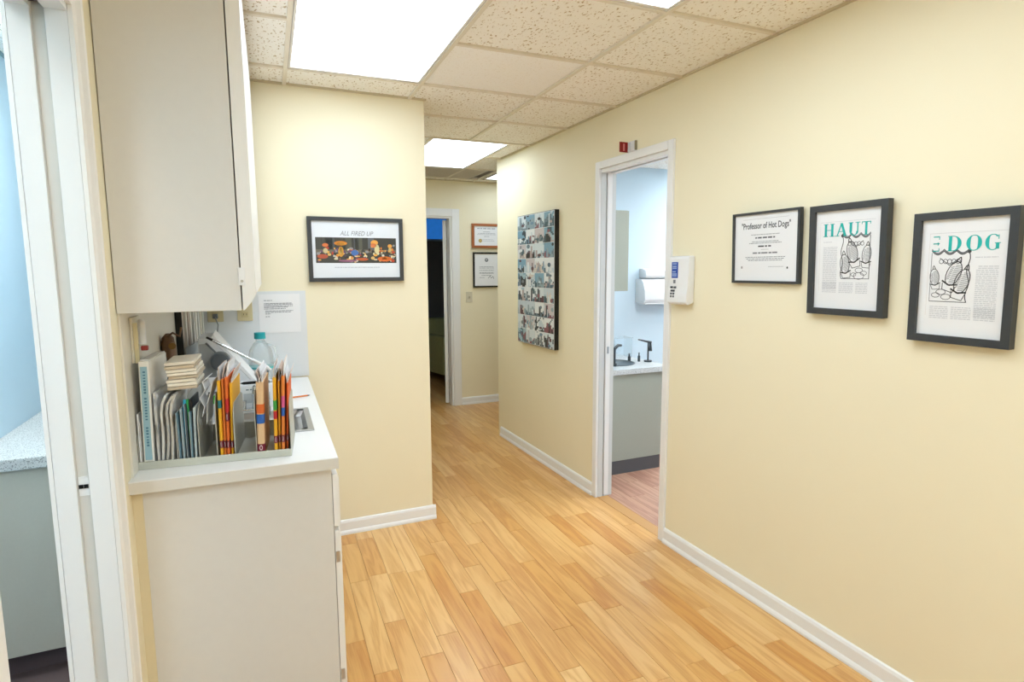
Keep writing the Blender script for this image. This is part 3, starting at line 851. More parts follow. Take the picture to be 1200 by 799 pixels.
# stack of folded paper on top
t = thing('napkin_stack', 'stack of folded cream paper resting on the catalogues', 'paper stack', (-.198, 1.945, CZ + .222), (math.radians(3), math.radians(-3), ORZ))
rr = random.Random(4)
for i in range(8):
    dx, dy = rr.uniform(-.004, .004), rr.uniform(-.004, .004)
    MB().box(-.038 + dx, .04 + dx, -.02 + dy, .10 + dy, i * .0102, i * .0102 + .0088, .002).build('sheet', mat('cream_paper', '#EDE6D6', .7) if i % 3 else mat('tan_paper', '#CDBFA8', .7), t)
t = thing('crumpled_paper', 'crumpled white paper hanging beside the folded stack', 'paper', (-.155, 1.915, CZ + .165), (0, 0, ORZ))
mb = MB(); P_ = [(.0, -.03), (.008, .0), (-.004, .025), (.012, .05), (.006, .075), (.02, .085)]
mb.sheet(P_, 0, .09, .0012); mb.build('sheet', PAPER, t)
P_ = [(.012, -.05), (.016, .01), (.026, .04), (.034, .075)]
MB().sheet(P_, -.004, .1, .0012).build('sheet', PAPER, t)
# leaflets
LF = [('#5E7E8E', -.098), ('#8DA3AC', -.088), ('#3E4C55', -.078), ('#6E8C98', -.068), ('#A9B6B9', -.058)]
LL = ['slate blue leaflet next to the second divider', 'pale blue leaflet second in the leaflet slot', 'dark leaflet in the middle of the leaflet slot', 'grey blue leaflet fourth in the leaflet slot', 'light grey leaflet last in the leaflet slot']
for i, ((c, x), lab) in enumerate(zip(LF, LL)):
    t = thing('leaflet', lab, 'leaflet', SW(x, .006), (0, math.radians(-1 + i * .55), ORZ), 'leaflets in the file sorter')
    MB().box(-.0022, .0022, 0, .19, 0, .15 + .012 * (i % 3), .0005).build('pages', mat('leaf_' + c, c, .6), t)
    MB().box(-.0030, -.0023, -.001, .19, 0, .15 + .012 * (i % 3)).build('cover', mat('leaf_white', '#D8DDDD', .5), t)
for i, (x, c, lab) in enumerate([(-.089, '#2E9CC4', 'bright blue marker standing among the leaflets'), (-.078, '#2F9A58', 'green marker standing among the leaflets'), (-.066, '#1C1C1E', 'black marker standing among the leaflets')]):
    t = thing('marker', lab, 'marker', SW(x, .03, .05), (math.radians(4), math.radians(4 - 2 * i), ORZ), 'markers in the file sorter')
    MB().tube([(0, 0, 0), (0, 0, .10)], .0055, 10).build('barrel', mat('mk_' + c, c, .4), t, True)
    MB().tube([(0, 0, .10), (0, 0, .135)], [.0062, .005], 10).build('cap', mat('mk_' + c, c, .4), t, True)

# colour-coded file folders
def folder(label, x, lean, th, h, c, tabs, papers, dy=.006, sway=0):
    t = thing('file_folder', label, 'folder', SW(x, dy), (0, math.radians(lean), ORZ + sway), 'colour coded file folders')
    n = 6
    prof = []
    for k in range(n + 1):   # rounded folded front edge
        a = math.pi * k / n
        prof.append((-th / 2 * math.cos(a), .006 - .006 * math.sin(a)))
    poly = prof + [(th / 2, .19), (-th / 2, .19)]
    MB().prism(poly, 0, h, 'z').build('cover', mat('fold_' + c, c, .6, noise=(30, .06)), t)
    for (z, hh, tc) in tabs:
        pl = [(px * 1.05, py - .0008) for px, py in prof] + [(th / 2 * 1.06, .03), (-th / 2 * 1.06, .03)]
        q = MB().prism(pl, z, z + hh, 'z').build('tab_sticker', mat('tab_' + tc, tc, .5), t)
        if tc == '#7A2036':
            mb = MB(); cx = 0; cz = z + hh / 2
            pts = [(cx + th * .17 * math.cos(a), cz + hh * .32 * math.sin(a)) for a in [2 * math.pi * k / 10 for k in range(10)]]
            mb.stroke(pts, th * .07, -.0013, '#F0E6E8', True)
            mb.build('digit', PRINT, q)
    rr = random.Random(int(x * 1e4))
    for k in range(papers):
        px = rr.uniform(-th / 2.6, th / 2.6)
        a = rr.uniform(-.008, .012)
        P_ = [(px, h - .06), (px + a * .3, h + .01), (px + a * 1.4, h + rr.uniform(.02, .045))]
        MB().sheet(P_, .006 + rr.uniform(0, .02), .17, .0011).build('paper', PAPER if k % 3 else mat('pinkish_sheet', '#E8D5C8', .6), t)
    return t
MAR, RED, TEA, ORG, BLU, GRN, PNK = '#7A2036', '#C22A2E', '#2E7E86', '#DB6A2C', '#2F66B8', '#3FA548', '#D65A8C'
YE, OR, MN = '#F0B32A', '#E8853A', '#E3BE92'
folder('yellow file folder with a teal tab against the left of its slot', .010, .6, .009, .235, YE, [(.035, .022, MAR), (.155, .024, TEA)], 2)
folder('orange file folder with maroon tab second in the first folder slot', .019, 1.0, .007, .24, OR, [(.033, .022, MAR)], 3, .010)
folder('orange file folder with a red tab third in the first folder slot', .028, 1.3, .008, .245, '#E2702F', [(.034, .022, MAR), (.115, .026, MAR), (.142, .04, RED)], 3, .004)
folder('bright yellow file folder on the right of the first folder slot', .037, 1.6, .007, .225, YE, [(.03, .022, MAR)], 2, .015)
folder('thick manila file folder with orange and blue tabs', .118, 1.5, .021, .225, MN, [(.015, .022, MAR), (.10, .028, BLU), (.131, .028, ORG)], 9, .003)
folder('yellow file folder with green and red tabs in the last slot', .160, 1.2, .010, .235, YE, [(.035, .022, MAR), (.11, .024, RED), (.137, .03, GRN)], 3)
folder('plain yellow file folder between the green and pink tabbed ones', .170, 1.8, .006, .225, '#E9A42C', [(.035, .022, MAR)], 2, .012)
folder('orange file folder with blue and pink tabs by the sink', .180, 2.3, .009, .24, OR, [(.037, .022, MAR), (.118, .026, BLU), (.146, .034, PNK)], 4, .003)
folder('deep orange file folder at the right end of the sorter', .191, 2.7, .006, .215, '#E0662E', [(.035, .02, MAR)], 2, .02)

# brown leather bag behind the binder
t = thing('brown_pouch', 'brown leather pouch tucked behind the binder', 'pouch', (-.288, 2.42, CZ))
LEA = mat('brown_leather', '#6B4A2C', .5, noise=(25, .2))
mb = MB()
mb.lathe([(.012, 0), (.034, .02), (.036, .12), (.034, .22), (.030, .29), (.024, .325), (.008, .34)], 18)
for v in mb.bm.verts: v.co.x *= .8; v.co.y *= 1.4
mb.build('body', LEA, t, True)
MB().tube([(.0, -.02, .33), (.02, -.03, .345), (.04, -.02, .33), (.045, .0, .36)], .004, 8).build('strap', LEA, t, True)
MB().tube([(.018, -.047, .30), (.018, -.052, .30)], .012, 14).build('clasp', mat('antique_brass', '#8A6A3C', .35, .8), t)
t = thing('black_case', 'tall black case standing against the left wall behind the binder', 'case', (-.300, 2.27, CZ))
MB().box(-.016, .016, -.06, .06, 0, .27, .006).build('body', BLACK2, t)
MB().tube([(0, -.03, .27), (0, -.02, .285), (0, .02, .285), (0, .03, .27)], .003, 8).build('handle', BLACK2, t, True)

# machine with grey knob
t = thing('counter_machine', 'white countertop machine with a round dark grey knob', 'machine', (-.139, 2.74, CZ))
WM = mat('machine_white', '#DDE0E3', .35)
poly = [(-.08, 0), (.15, 0), (.15, .045), (-.03, .285), (-.08, .285)]
MB().prism(poly, 0, .22, 'y', .006).build('body', WM, t, True)
MB().prism([(-.076, .004), (.06, .004), (.06, .10), (-.05, .26), (-.076, .26)], -.004, -.0003, 'y').build('side_panel', mat('machine_grey', '#A9ABAB', .45), t)
mb = MB(); mb.tube([(.0, -.004, .187), (.0, -.03, .187)], [.040, .038], 28); mb.build('knob', GPLAST, t, True)
MB().tube([(.0, -.03, .187), (.0, -.033, .187)], [.033, .031], 28).build('knob_face', mat('knob_face', '#5C6266', .45), t, True)
MB().prism([(-.03, .286), (.148, .048), (.158, .054), (-.022, .298)], .0, .22, 'y').build('lid_edge', WPLAST, t)
MB().tube([(-.05, -.006, .265), (-.01, -.006, .215)], .004, 8).build('lever', GPLAST, t, True)
# wand
t = thing('steel_wand', 'slim steel wand lying diagonally across the counter machine', 'wand', (-.166, 2.44, 1.25))
t.rotation_euler = (0, 0, 0)
MB().tube([(0, 0, 0), (.02, 0, -.012)], [.004, .005]).build('tip', BLACK2, t)
MB().tube([(.02, 0, -.012), (.15, 0, -.094)], [.005, .005]).build('rod', CHROME, t, True)
MB().tube([(.15, 0, -.094), (.20, 0, -.126), (.215, .0, -.14)], [.006, .008, .006]).build('handle', WPLAST, t, True)
MB().tube([(.205, 0, -.13), (.20, -.0, -.18), (.195, 0, -.3175)], [.005, .004, .012]).build('stand', GPLAST, t)
# jug
t = thing('plastic_jug', 'clear plastic jug with a teal cap in front of the typed letter', 'jug', (.022, 3.06, CZ))
JUG = mat('cloudy_plastic', '#EEF4F4', .2, trans=.6, alpha=.55)
mb = MB(); mb.lathe([(.05, 0), (.056, .006), (.057, .03), (.056, .15), (.05, .185), (.032, .215), (.02, .228), (.02, .245)], 28)
mb.build('body', JUG, t, True)
MB().tube([(0, 0, .238), (0, 0, .268)], [.026, .025], 22).build('cap', mat('teal_cap', '#1FA0A8', .4), t, True)
MB().tube([(.03, -.02, .21), (.062, -.04, .2), (.07, -.045, .15), (.05, -.035, .12)], .007, 10).build('handle', JUG, t, True)
MB().lathe([(.0575, .095), (.0575, .104)], 28).build('label_band', mat('teal_band', '#4DB6B8', .4), t, True)
# boxes behind the sorter
t = thing('glove_box', 'small white box with a green band behind the sorter', 'box', (-.155, 2.42, CZ), (0, 0, .05))
MB().box(-.026, .026, 0, .12, 0, .15, .002).build('carton', WPLAST, t)
MB().box(-.0265, .0265, -.0008, .1205, .068, .10).build('green_band', mat('green_band', '#4CBB3A', .4), t)
mb = MB(); mb.words(-.016, .018, .108, .006, -.001, '#555A60', rnd=random.Random(1)); mb.build('print', PRINT, t)
t = thing('label_printer', 'white boxy label printer behind the sorter near the sink', 'printer', (.0, 2.585, CZ), (0, 0, 0))
MB().box(-.07, .06, 0, .12, 0, .10, .01).build('body', WPLAST, t, True)
MB().box(-.055, .045, -.002, .0, .025, .065, .0005).build('panel', mat('pale_grey_panel', '#C8CDD0', .3), t)
mb = MB(); mb.words(-.045, .0, .078, .005, -.0008, '#7D8790', rnd=random.Random(1)); mb.build('print', PRINT, t)
t = thing('black_pen', 'black pen resting on top of the label printer', 'pen', (-.065, 2.60, CZ + .1065))
MB().tube([(0, 0, 0), (.012, 0, 0), (.11, .004, 0)], [.001, .0055, .0055], 10).build('barrel', BLACK2, t, True)
MB().tube([(.11, .004, 0), (.135, .005, 0)], [.005, .004], 10).build('cap', STEEL, t, True)
t = thing('white_carton', 'plain white carton stacked before the counter machine', 'box', (-.105, 2.62, CZ), (0, 0, -.1))
MB().box(-.04, .02, -.03, .04, 0, .165, .003).build('carton', WPLAST, t)
MB().box(-.041, .021, -.031, .041, .14, .145).build('lid_seam', PAPERG, t)
t = thing('orange_pencil', 'orange pencil lying on the counter beside the folders', 'pencil', (.125, 2.72, CZ + .0045), (0, 0, .25))
MB().tube([(0, 0, 0), (.08, 0, 0)], .004, 6).build('barrel', mat('pencil_orange', '#D9792E', .4), t)
MB().tube([(.08, 0, 0), (.092, 0, 0)], [.004, .0006], 6).build('tip', BLACK2, t)

# ------------------------------------------------------------------ framed pictures
def frame_parts(t, w_, h_, bar_w, depth, fm, mt=MATBOARD):
    mb = MB()
    x0, x1 = -w_ / 2, w_ / 2
    for poly in ([(x0, 0), (x1, 0), (x1 - bar_w, bar_w), (x0 + bar_w, bar_w)], [(x0, h_), (x0 + bar_w, h_ - bar_w), (x1 - bar_w, h_ - bar_w), (x1, h_)],
                 [(x0, 0), (x0 + bar_w, bar_w), (x0 + bar_w, h_ - bar_w), (x0, h_)], [(x1, 0), (x1, h_), (x1 - bar_w, h_ - bar_w), (x1 - bar_w, bar_w)]):
        mb.prism(poly, -depth, 0, 'y')
    fo = mb.build('frame', fm, t)
    MB().box(x0 + bar_w, x1 - bar_w, -depth * .62, -depth * .3, bar_w, h_ - bar_w).build('mat_board', mt, t)
    return -depth * .62
# certificate
t = wallthing('framed_certificate', 'thin black framed certificate titled Professor of Hot Dogs', 'framed picture', 'right', 1.849, 1.431, lean=.03)
y = frame_parts(t, .353, .302, .0105, .02, BLACKF)
text_mesh('"Professor of Hot Dogs"', .036, 'title', mat('dark_grey_ink', '#4E5054', .6), t, 0, .232, y - .0006, xscale=.72, bold=.0006)
mb = MB(); rl = random.Random(11)
MB().quad(-.12, .12, .272, .2728, y - .0004, '#8F9092').build('rule_line', PRINT, t)
for z, a, h_, c in ((.205, .075, .0028, '#9A9DA1'), (.190, .052, .006, '#5F6266'), (.176, .07, .0028, '#9A9DA1'), (.169, .085, .003, '#8D9094'), (.154, .036, .006, '#4A4C50'), (.142, .02, .002, '#A5A8AB'), (.126, .065, .006, '#7B7E83'), (.110, .105, .003, '#8D9094'), (.103, .10, .003, '#8D9094'), (.096, .09, .003, '#8D9094')):
    mb.words(-a, a, z, h_, y - .0004, c, rnd=rl)
mb.words(.02, .10, .07, .002, y - .0004, '#A5A8AB', rnd=rl)
mb.build('text_lines', PRINT, t)['kind'] = 'stuff'
mb = MB(); mb.ell(-.125, .068, .005, .006, y - .0004, '#9B9D9F'); mb.build('seal', PRINT, t)
mb = MB(); mb.ell(.117, .066, .004, .005, y - .0004, '#3C3E42'); mb.build('seal', PRINT, t)

# serif capitals
def arc(mb, cx, cz, rx, rz, a0, a1, t0, t1, y, c, n=18):
    for k in range(n):
        A, B = a0 + (a1 - a0) * k / n, a0 + (a1 - a0) * (k + 1) / n
        def tt(a): return t0 + (t1 - t0) * abs(math.cos(a))
        P_ = [(cx + rx * math.cos(A), cz + rz * math.sin(A)), (cx + rx * math.cos(B), cz + rz * math.sin(B)),
              (cx + (rx - tt(B)) * math.cos(B), cz + (rz - t0) * math.sin(B)), (cx + (rx - tt(A)) * math.cos(A), cz + (rz - t0) * math.sin(A))]
        mb.face([(p[0], y, p[1]) for p in P_], c)
def letter(mb, ch, x, z, w_, h_, y, c):
    S, th, sf = .17 * w_ * 1.3, .05 * h_, .05 * h_
    def R(a, b, d, e): mb.quad(x + a, x + b, z + d, z + e, y, c)
    def serif(cx, zz, wd=.0): R(cx - S * .5 - .1 * w_, cx + S * .5 + .1 * w_, zz, zz + sf)
    if ch == 'H':
        for cx in (.2 * w_, .8 * w_): R(cx - S / 2, cx + S / 2, 0, h_); serif(cx, 0); serif(cx, h_ - sf)
        R(.2 * w_, .8 * w_, .48 * h_, .48 * h_ + th)
    elif ch == 'A':
        for (a, b, tw) in ((.13, .5, .5), (.87, .5, 1.0)):
            q = S * tw / 2
            mb.face([(x + a * w_ - q, y, z), (x + a * w_ + q, y, z), (x + b * w_ + q, y, z + h_), (x + b * w_ - q, y, z + h_)], c)
        R(.27 * w_, .73 * w_, .33 * h_, .33 * h_ + th); serif(.13 * w_, 0); serif(.87 * w_, 0)
    elif ch == 'U':
        R(.2 * w_ - S / 2, .2 * w_ + S / 2, .3 * h_, h_); R(.8 * w_ - S / 4, .8 * w_ + S / 4, .3 * h_, h_)
        serif(.2 * w_, h_ - sf); serif(.8 * w_, h_ - sf)
        arc(mb, x + .48 * w_, z + .32 * h_, .38 * w_, .32 * h_, math.pi, 2 * math.pi, th * 1.2, S * .8, y, c)
    elif ch == 'T':
        R(.5 * w_ - S / 2, .5 * w_ + S / 2, 0, h_); serif(.5 * w_, 0); R(.05 * w_, .95 * w_, h_ - th * 1.3, h_)
        R(.05 * w_, .05 * w_ + th, h_ * .8, h_); R(.95 * w_ - th, .95 * w_, h_ * .8, h_)
    elif ch == 'E':
        R(.2 * w_ - S / 2, .2 * w_ + S / 2, 0, h_)
        for zz in (0, .48 * h_, h_ - th * 1.3): R(.1 * w_, .85 * w_, zz, zz + th * 1.3)
        R(.85 * w_ - th, .85 * w_, 0, .22 * h_); R(.85 * w_ - th, .85 * w_, .78 * h_, h_)
    elif ch == 'e':     # right-hand remainder of a cropped E
        for zz in (0, .48 * h_, h_ - th * 1.3): R(0, .85 * w_, zz, zz + th * 1.4)
        R(.85 * w_ - th, .85 * w_, 0, .22 * h_); R(.85 * w_ - th, .85 * w_, .78 * h_, h_); R(.6 * w_, .6 * w_ + th, .4 * h_, .6 * h_)
    elif ch == 'D':
        R(.2 * w_ - S / 2, .2 * w_ + S / 2, 0, h_); R(.02 * w_, .4 * w_, 0, th); R(.02 * w_, .4 * w_, h_ - th, h_)
        arc(mb, x + .35 * w_, z + h_ / 2, .6 * w_, h_ / 2, -math.pi / 2, math.pi / 2, th, S * 1.2, y, c)
    elif ch == 'O':
        arc(mb, x + .5 * w_, z + h_ / 2, .5 * w_, h_ / 2, 0, 2 * math.pi, th, S * 1.2, y, c, 30)
    elif ch == 'G':
        arc(mb, x + .5 * w_, z + h_ / 2, .5 * w_, h_ / 2, .25 * math.pi, 1.78 * math.pi, th, S * 1.2, y, c, 26)
        R(.8 * w_ - S / 2, .8 * w_ + S / 2, .08 * h_, .44 * h_); R(.62 * w_, 1.0 * w_, .42 * h_, .42 * h_ + sf)
        R(.85 * w_ - th / 2, .85 * w_ + th / 2, .68 * h_, .95 * h_)

def sausage_dog(mb, cx, cz, s, y, lean, flip=1):
    """upright cartoon diner drawn as a rounded body with bun, arm and hat"""
    def T_(px, pz):
        a = lean
        return (cx + flip * s * (px * math.cos(a) - pz * math.sin(a)), cz + s * (px * math.sin(a) + pz * math.cos(a)))
    K = '#3A3B3E'
    body = [(.32 * math.cos(a), .5 + .62 * math.sin(a)) for a in [2 * math.pi * k / 18 for k in range(18)]]
    mb.stroke([T_(*p) for p in body], s * .04, y, K, True)
    for i in range(13):
        zz = .02 + i * .075
        hw = .3 * math.sqrt(max(0, 1 - ((zz + .04 - .5) / .62) ** 2))
        mb.stroke([T_(-hw * .2, zz), T_(hw, zz + .06)], s * .026, y, '#7F8286')
    for i in range(8): mb.stroke([T_(-.24 + .004 * i, .12 + i * .09), T_(-.1, .2 + i * .09)], s * .03, y, '#85888C')
    mb.stroke([T_(-.35, .0), T_(.0, -.1), (T_(.36, .04))], s * .075, y, '#2A2B2D')
    mb.stroke([T_(-.3, -.1), T_(-.2, -.4), T_(.3, -.4), T_(.34, -.08)], s * .035, y, K)
    hat = [(-.1, 1.12), (.1, 1.12), (.05, 1.28), (.0, 1.36), (-.06, 1.28)]
    mb.stroke([T_(*p) for p in hat], s * .045, y, K, True)
def stage(mb, x0, x1, z0, z1, y, open_left, open_right):
    K = '#4B4C50'
    n = 24
    pts = []
    for k in range(n + 1):
        u = k / n
        pts.append((x0 + (x1 - x0) * u, z1 - .012 * abs(math.sin(u * math.pi * 3)) + .003))
    mb.stroke(pts, .003, y, K); mb.stroke([(p[0], p[1] + .005) for p in pts], .002, y, K)
    mb.stroke([(p[0], p[1] + .0025) for p in pts], .0035, y, '#9A9CA0')
    for side, op in ((x0, open_left), (x1, open_right)):
        if op: continue
        q = [(side + .004 * math.sin(k * .9), z1 - (z1 - z0) * k / 14) for k in range(15)]
        mb.stroke(q, .0028, y, K)
        mb.ell(side, z1, .006, .006, y, K)
    cx = (x0 + x1) / 2
    for k in range(-2, 3):
        arcp = [(cx + k * .012 + .006 * math.cos(a), z1 - .03 + .007 * math.sin(a)) for a in [math.pi * 2 * j / 10 for j in range(10)]]
        mb.stroke(arcp, .0017, y, K, True)
    mb.stroke([(cx - .028, z1 - .02), (cx, z1 - .042), (cx + .028, z1 - .02)], .002, y, K)
    mb.stroke([(x0, z0), (x1, z0)], .002, y, K)

def dog_print(t, y, w_, left):
    mb = MB(); rl = random.Random(21 if left else 22)
    BW_ = .032
    LN = '#CBCDD1'
    if left:
        px0, px1, pz0, pz1 = -.098, .085, .085, .335
        mb.quad(px0 - .012, px1 + .02, .342, .3428, y - .0004, '#B6B8BA'); mb.quad(px0 - .012, px0 - .0113, .085, .342, y - .0004, '#D5C9C3')
        mb.words(-.095, -.06, .268, .0025, y - .0004, LN, rnd=rl)
        for i in range(27): mb.words(-.095, -.037, .248 - i * .0058, .0026, y - .0004, LN, rnd=rl)
        for i in range(7):
            for a, b_ in ((-.095, -.037), (-.026, .030), (.04, .085)): mb.words(a, b_, .118 - .0 - i * .0058, .0026, y - .0004, LN, rnd=rl)
        stage(mb, -.018, .088, .135, .29, y - .0005, False, True)
        sausage_dog(mb, -.002, .160, .056, y - .0006, .12)
        sausage_dog(mb, .030, .200, .062, y - .0007, .25)
        sausage_dog(mb, .074, .195, .052, y - .0006, -.1)
        for (cx, cz, r_) in ((.05, .165, .014), (.03, .15, .01), (.068, .155, .012), (.05, .145, .02)):
            mb.stroke([(cx + r_ * math.cos(a), cz + r_ * .6 * math.sin(a)) for a in [2 * math.pi * j / 12 for j in range(12)]], .0018, y - .0006, '#55575B', True)
        mb.stroke([(.088, .135), (.088, .288)], .0022, y - .0006, '#4B4C50')
    else:
        px0, px1 = -.085, .098
        mb.quad(px0 - .012, px1 + .02, .342, .3428, y - .0004, '#B6B8BA'); mb.quad(px0 - .012, px0 - .0113, .085, .342, y - .0004, '#D5C9C3')
        mb.words(.035, .095, .265, .0025, y - .0004, LN, rnd=rl)
        for i in range(27): mb.words(.04 if i > 1 else .045, .098, .238 - i * .0058, .0026, y - .0004, LN, rnd=rl)
        for i in range(7):
            for a, b_ in ((-.085, -.03), (-.022, .034), (.042, .098)): mb.words(a, b_, .112 - i * .0058, .0026, y - .0004, LN, rnd=rl)
        stage(mb, -.088, .018, .13, .285, y - .0005, True, False)
        mb.stroke([(-.088, .13), (-.088, .282)], .0018, y - .0006, '#8B8C90')
        sausage_dog(mb, -.032, .188, .062, y - .0006, -.35)
        sausage_dog(mb, -.006, .164, .062, y - .0007, -.3)
        sausage_dog(mb, -.074, .185, .042, y - .0006, .1)
        for (cx, cz, r_) in ((-.055, .16, .014), (-.04, .145, .014), (-.07, .15, .012)):
            mb.stroke([(cx + r_ * math.cos(a), cz + r_ * .6 * math.sin(a)) for a in [2 * math.pi * j / 12 for j in range(12)]], .0018, y - .0006, '#55575B', True)
    mb.build('print', PRINT, t)
    if left:
        for ch, x, wd in (('H', -.096, .044), ('A', -.046, .044), ('U', .004, .044), ('T', .052, .038)):
            mb = MB(); letter(mb, ch, x, .289, wd, .047, y - .0008, '#1FB5AE'); mb.build('title_letter', PRINT, t)
    else:
        for ch, x, wd in (('e', -.086, .022), ('D', -.045, .042), ('O', .008, .042), ('G', .058, .04)):
            mb = MB(); letter(mb, ch, x, .286, wd, .047, y - .0008, '#1FB5AE'); mb.build('title_letter', PRINT, t)
t = wallthing('framed_print', 'black framed magazine page print headed HAUT', 'framed picture', 'right', 1.468, 1.321, lean=.03)
y = frame_parts(t, .303, .406, .0235, .028, BLACKF); dog_print(t, y, .303, True)
t = wallthing('framed_print', 'black framed magazine page print headed DOG', 'framed picture', 'right', 1.086, 1.258, lean=.02)
y = frame_parts(t, .288, .408, .0235, .028, BLACKF); dog_print(t, y, .288, False)

# glassware picture on the front wall
t = wallthing('framed_photo', 'black framed wide photo of glowing orange glassware', 'framed picture', 'front', .534, 1.435, lean=.006)
y = frame_parts(t, .506, .343, .021, .024, BLACKF, mat('cool_white_print', '#E6EBF0', .5, coat=.15))
text_mesh('ALL FIRED UP', .034, 'title', GINK, t, 0, .247, y - .0006, shear=.3, xscale=.85)
mb = MB(); rl = random.Random(31)
px0, px1, pz0, pz1 = -.215, .215, .100, .236
yy = y - .0005
mb.quad(px0, px1, pz0, pz1, yy, '#3A3B38')
for i in range(10):
    x = rl.uniform(px0, px1 - .05); mb.quad(x, x + rl.uniform(.02, .05), .17, pz1, yy - .0001, rl.choice(['#4A4F52', '#55564A', '#2B2D30', '#3F4440', '#596068']))
mb.quad(px0, px1, .155, .172, yy - .0002, '#6B6558')
def inb(x, z, rx, rz): return px0 + rx < x < px1 - rx and pz0 + rz < z < pz1 - rz
for i in range(150):
    x = rl.uniform(px0, px1); z = rl.gauss(.145, .022); rx = rl.uniform(.004, .012); rz = rl.uniform(.003, .009)
    if inb(x, z, rx, rz): mb.ell(x, z, rx, rz, yy - .0003 - i * 1e-6, rl.choice(['#D9822E', '#E8A94A', '#B8412B', '#C9C4B4', '#2C2A2A', '#8A5A3A', '#E3D9B0', '#6C4A6C', '#3A3A3A', '#D7B06A', '#8E8E90']), 10)
for (x, z, rx, rz, c) in ((-.165, .195, .016, .010, '#D9743A'), (-.165, .165, .012, .014, '#C9B98A'), (-.085, .205, .034, .012, '#E08A2C'), (-.085, .203, .026, .008, '#F2B44C'), (-.085, .16, .014, .028, '#D99A3A'), (-.085, .165, .008, .018, '#F4D27A'),
                          (-.012, .155, .02, .016, '#3F6FB4'), (.095, .21, .02, .014, '#EFA94E'), (.09, .195, .016, .012, '#E0804A'), (.108, .175, .014, .026, '#D9CE9A'), (.18, .192, .012, .011, '#E0A04A'), (.18, .172, .008, .012, '#C9B070'),
                          (.15, .122, .04, .014, '#D96A2C'), (.15, .126, .02, .008, '#EF8E3C'), (-.18, .135, .028, .012, '#B8553A'), (-.05, .112, .05, .006, '#8C5B7A'), (.03, .12, .03, .008, '#C05A30')):
    if inb(x, z, rx * .9, rz * .9): mb.ell(x, z, rx, rz, yy - .0006, c, 18)
mb.build('photo', PHOTO, t)
mb = MB(); mb.words(-.12, .12, .075, .003, yy, '#A9B0B8', rnd=rl); mb.build('caption_line', PRINT, t)

# photo collage on the right wall
t = wallthing('photo_collage', 'tall black edged panel of many small city photographs', 'photo panel', 'right', 4.011, .914)
CW, CH = .632, 1.0
MB().box(-CW / 2, CW / 2, -.035, 0, 0, CH, .002).build('panel', BLACK2, t)
MB().box(-CW / 2 + .004, CW / 2 - .004, -.0362, -.0352, .004, CH - .004).build('backing_sheet', PAPER, t)
PAL = ['#6F8FA6', '#C9D6DE', '#2F3A46', '#8A5560', '#E3E6E6', '#4F6A7C', '#B7A7A4', '#1F242A', '#A9C4CE', '#D8CFC6', '#5C3A44', '#E9EDEE', '#7C868C', '#3C5A66', '#B44A4A', '#94A9B2']
PAL[14] = '#6A7F8C'
rc = random.Random(77)
nc, nr = 4, 9
cw, ch_ = (CW - .012) / nc, (CH - .012) / nr
def clip_tri(mb, cx, cz): pass
for r in range(nr):
    for c in range(nc):
        x0 = -CW / 2 + .006 + c * cw + .0015; z0 = .006 + r * ch_ + .0015; w1 = cw - .003; h1 = ch_ - .003
        mb = MB()
        mb.box(0, w1, 0, .0012, 0, h1, c='#C9D6DE')
        N = 9
        tones = rc.sample(PAL, 4)
        sky = rc.choice(['#DCE6EA', '#A9C4CE', '#C9D6DE', '#E9EDEE', '#7FA8BE', '#CFC6C8'])
        ph = [rc.uniform(0, 6.3) for _ in range(6)]; fr_ = [rc.uniform(2, 9) for _ in range(4)]; hz = rc.uniform(.25, .75)
        def tone(u, v):
            q = math.sin(fr_[0] * u + ph[0]) + math.sin(fr_[1] * v + ph[1]) + .8 * math.sin(fr_[2] * (u + v) + ph[2]) + .6 * math.sin(2 * fr_[3] * (u - v) + ph[3])
            if v > hz + .12 * math.sin(fr_[0] * 1.5 * u + ph[4]): return sky if q < 1.4 else tones[3]
            return tones[0] if q > .7 else tones[1] if q > -.4 else tones[2]
        for i in range(N):
            for j in range(N):
                mb.quad(w1 * i / N, w1 * (i + 1) / N, h1 * j / N, h1 * (j + 1) / N, -.0003, tone((i + .5) / N, (j + .5) / N))
        for i in range(rc.randint(1, 3)):
            bx0 = rc.uniform(.05, .7) * w1; bw = rc.uniform(.06, .2) * w1
            mb.quad(bx0, bx0 + bw, .05 * h1, rc.uniform(.5, .95) * h1, -.0005 - .0001 * i, rc.choice(tones))
        rx, rz = rc.uniform(.1, .2) * w1, rc.uniform(.08, .16) * h1
        mb.ell(rc.uniform(rx, w1 - rx), rc.uniform(rz, h1 - rz), rx, rz, -.0009, rc.choice(PAL), 12)
        mb.build('photo', PHOTO, t, loc=(x0, -.0376, z0))

# documents on the far wall
WF = mat('reddish_wood_frame', '#A8643A', .4, noise=(40, .12))
t = wallthing('framed_certificate', 'reddish wood framed certificate with a gold seal on the end wall', 'framed picture', 'far', 2.384, 1.732)
y = frame_parts(t, .343, .262, .026, .022, WF, PAPER)
mb = MB(); rl = random.Random(41)
for z, a, h_ in ((.205, .11, .010), (.172, .04, .005), (.155, .10, .005), (.143, .11, .004), (.122, .03, .005), (.09, .08, .003), (.075, .09, .003)): mb.words(-a, a, z, h_, y - .0005, '#9DA0A6', rnd=rl)
mb.ell(-.075, .078, .02, .02, y - .0007, '#B59A50', 18); mb.ell(-.075, .078, .012, .012, y - .0009, '#CDB673', 14)
mb.build('print', PRINT, t)
t = wallthing('framed_letter', 'black framed letter with a small round emblem on the end wall', 'framed picture', 'far', 2.380, 1.302)
y = frame_parts(t, .314, .383, .016, .02, BLACK2, PAPER)
mb = MB()
mb.ell(.0, .30, .021, .021, y - .0005, '#6E7074', 18); mb.ell(.0, .303, .012, .012, y - .0007, '#B9BBBE', 12)
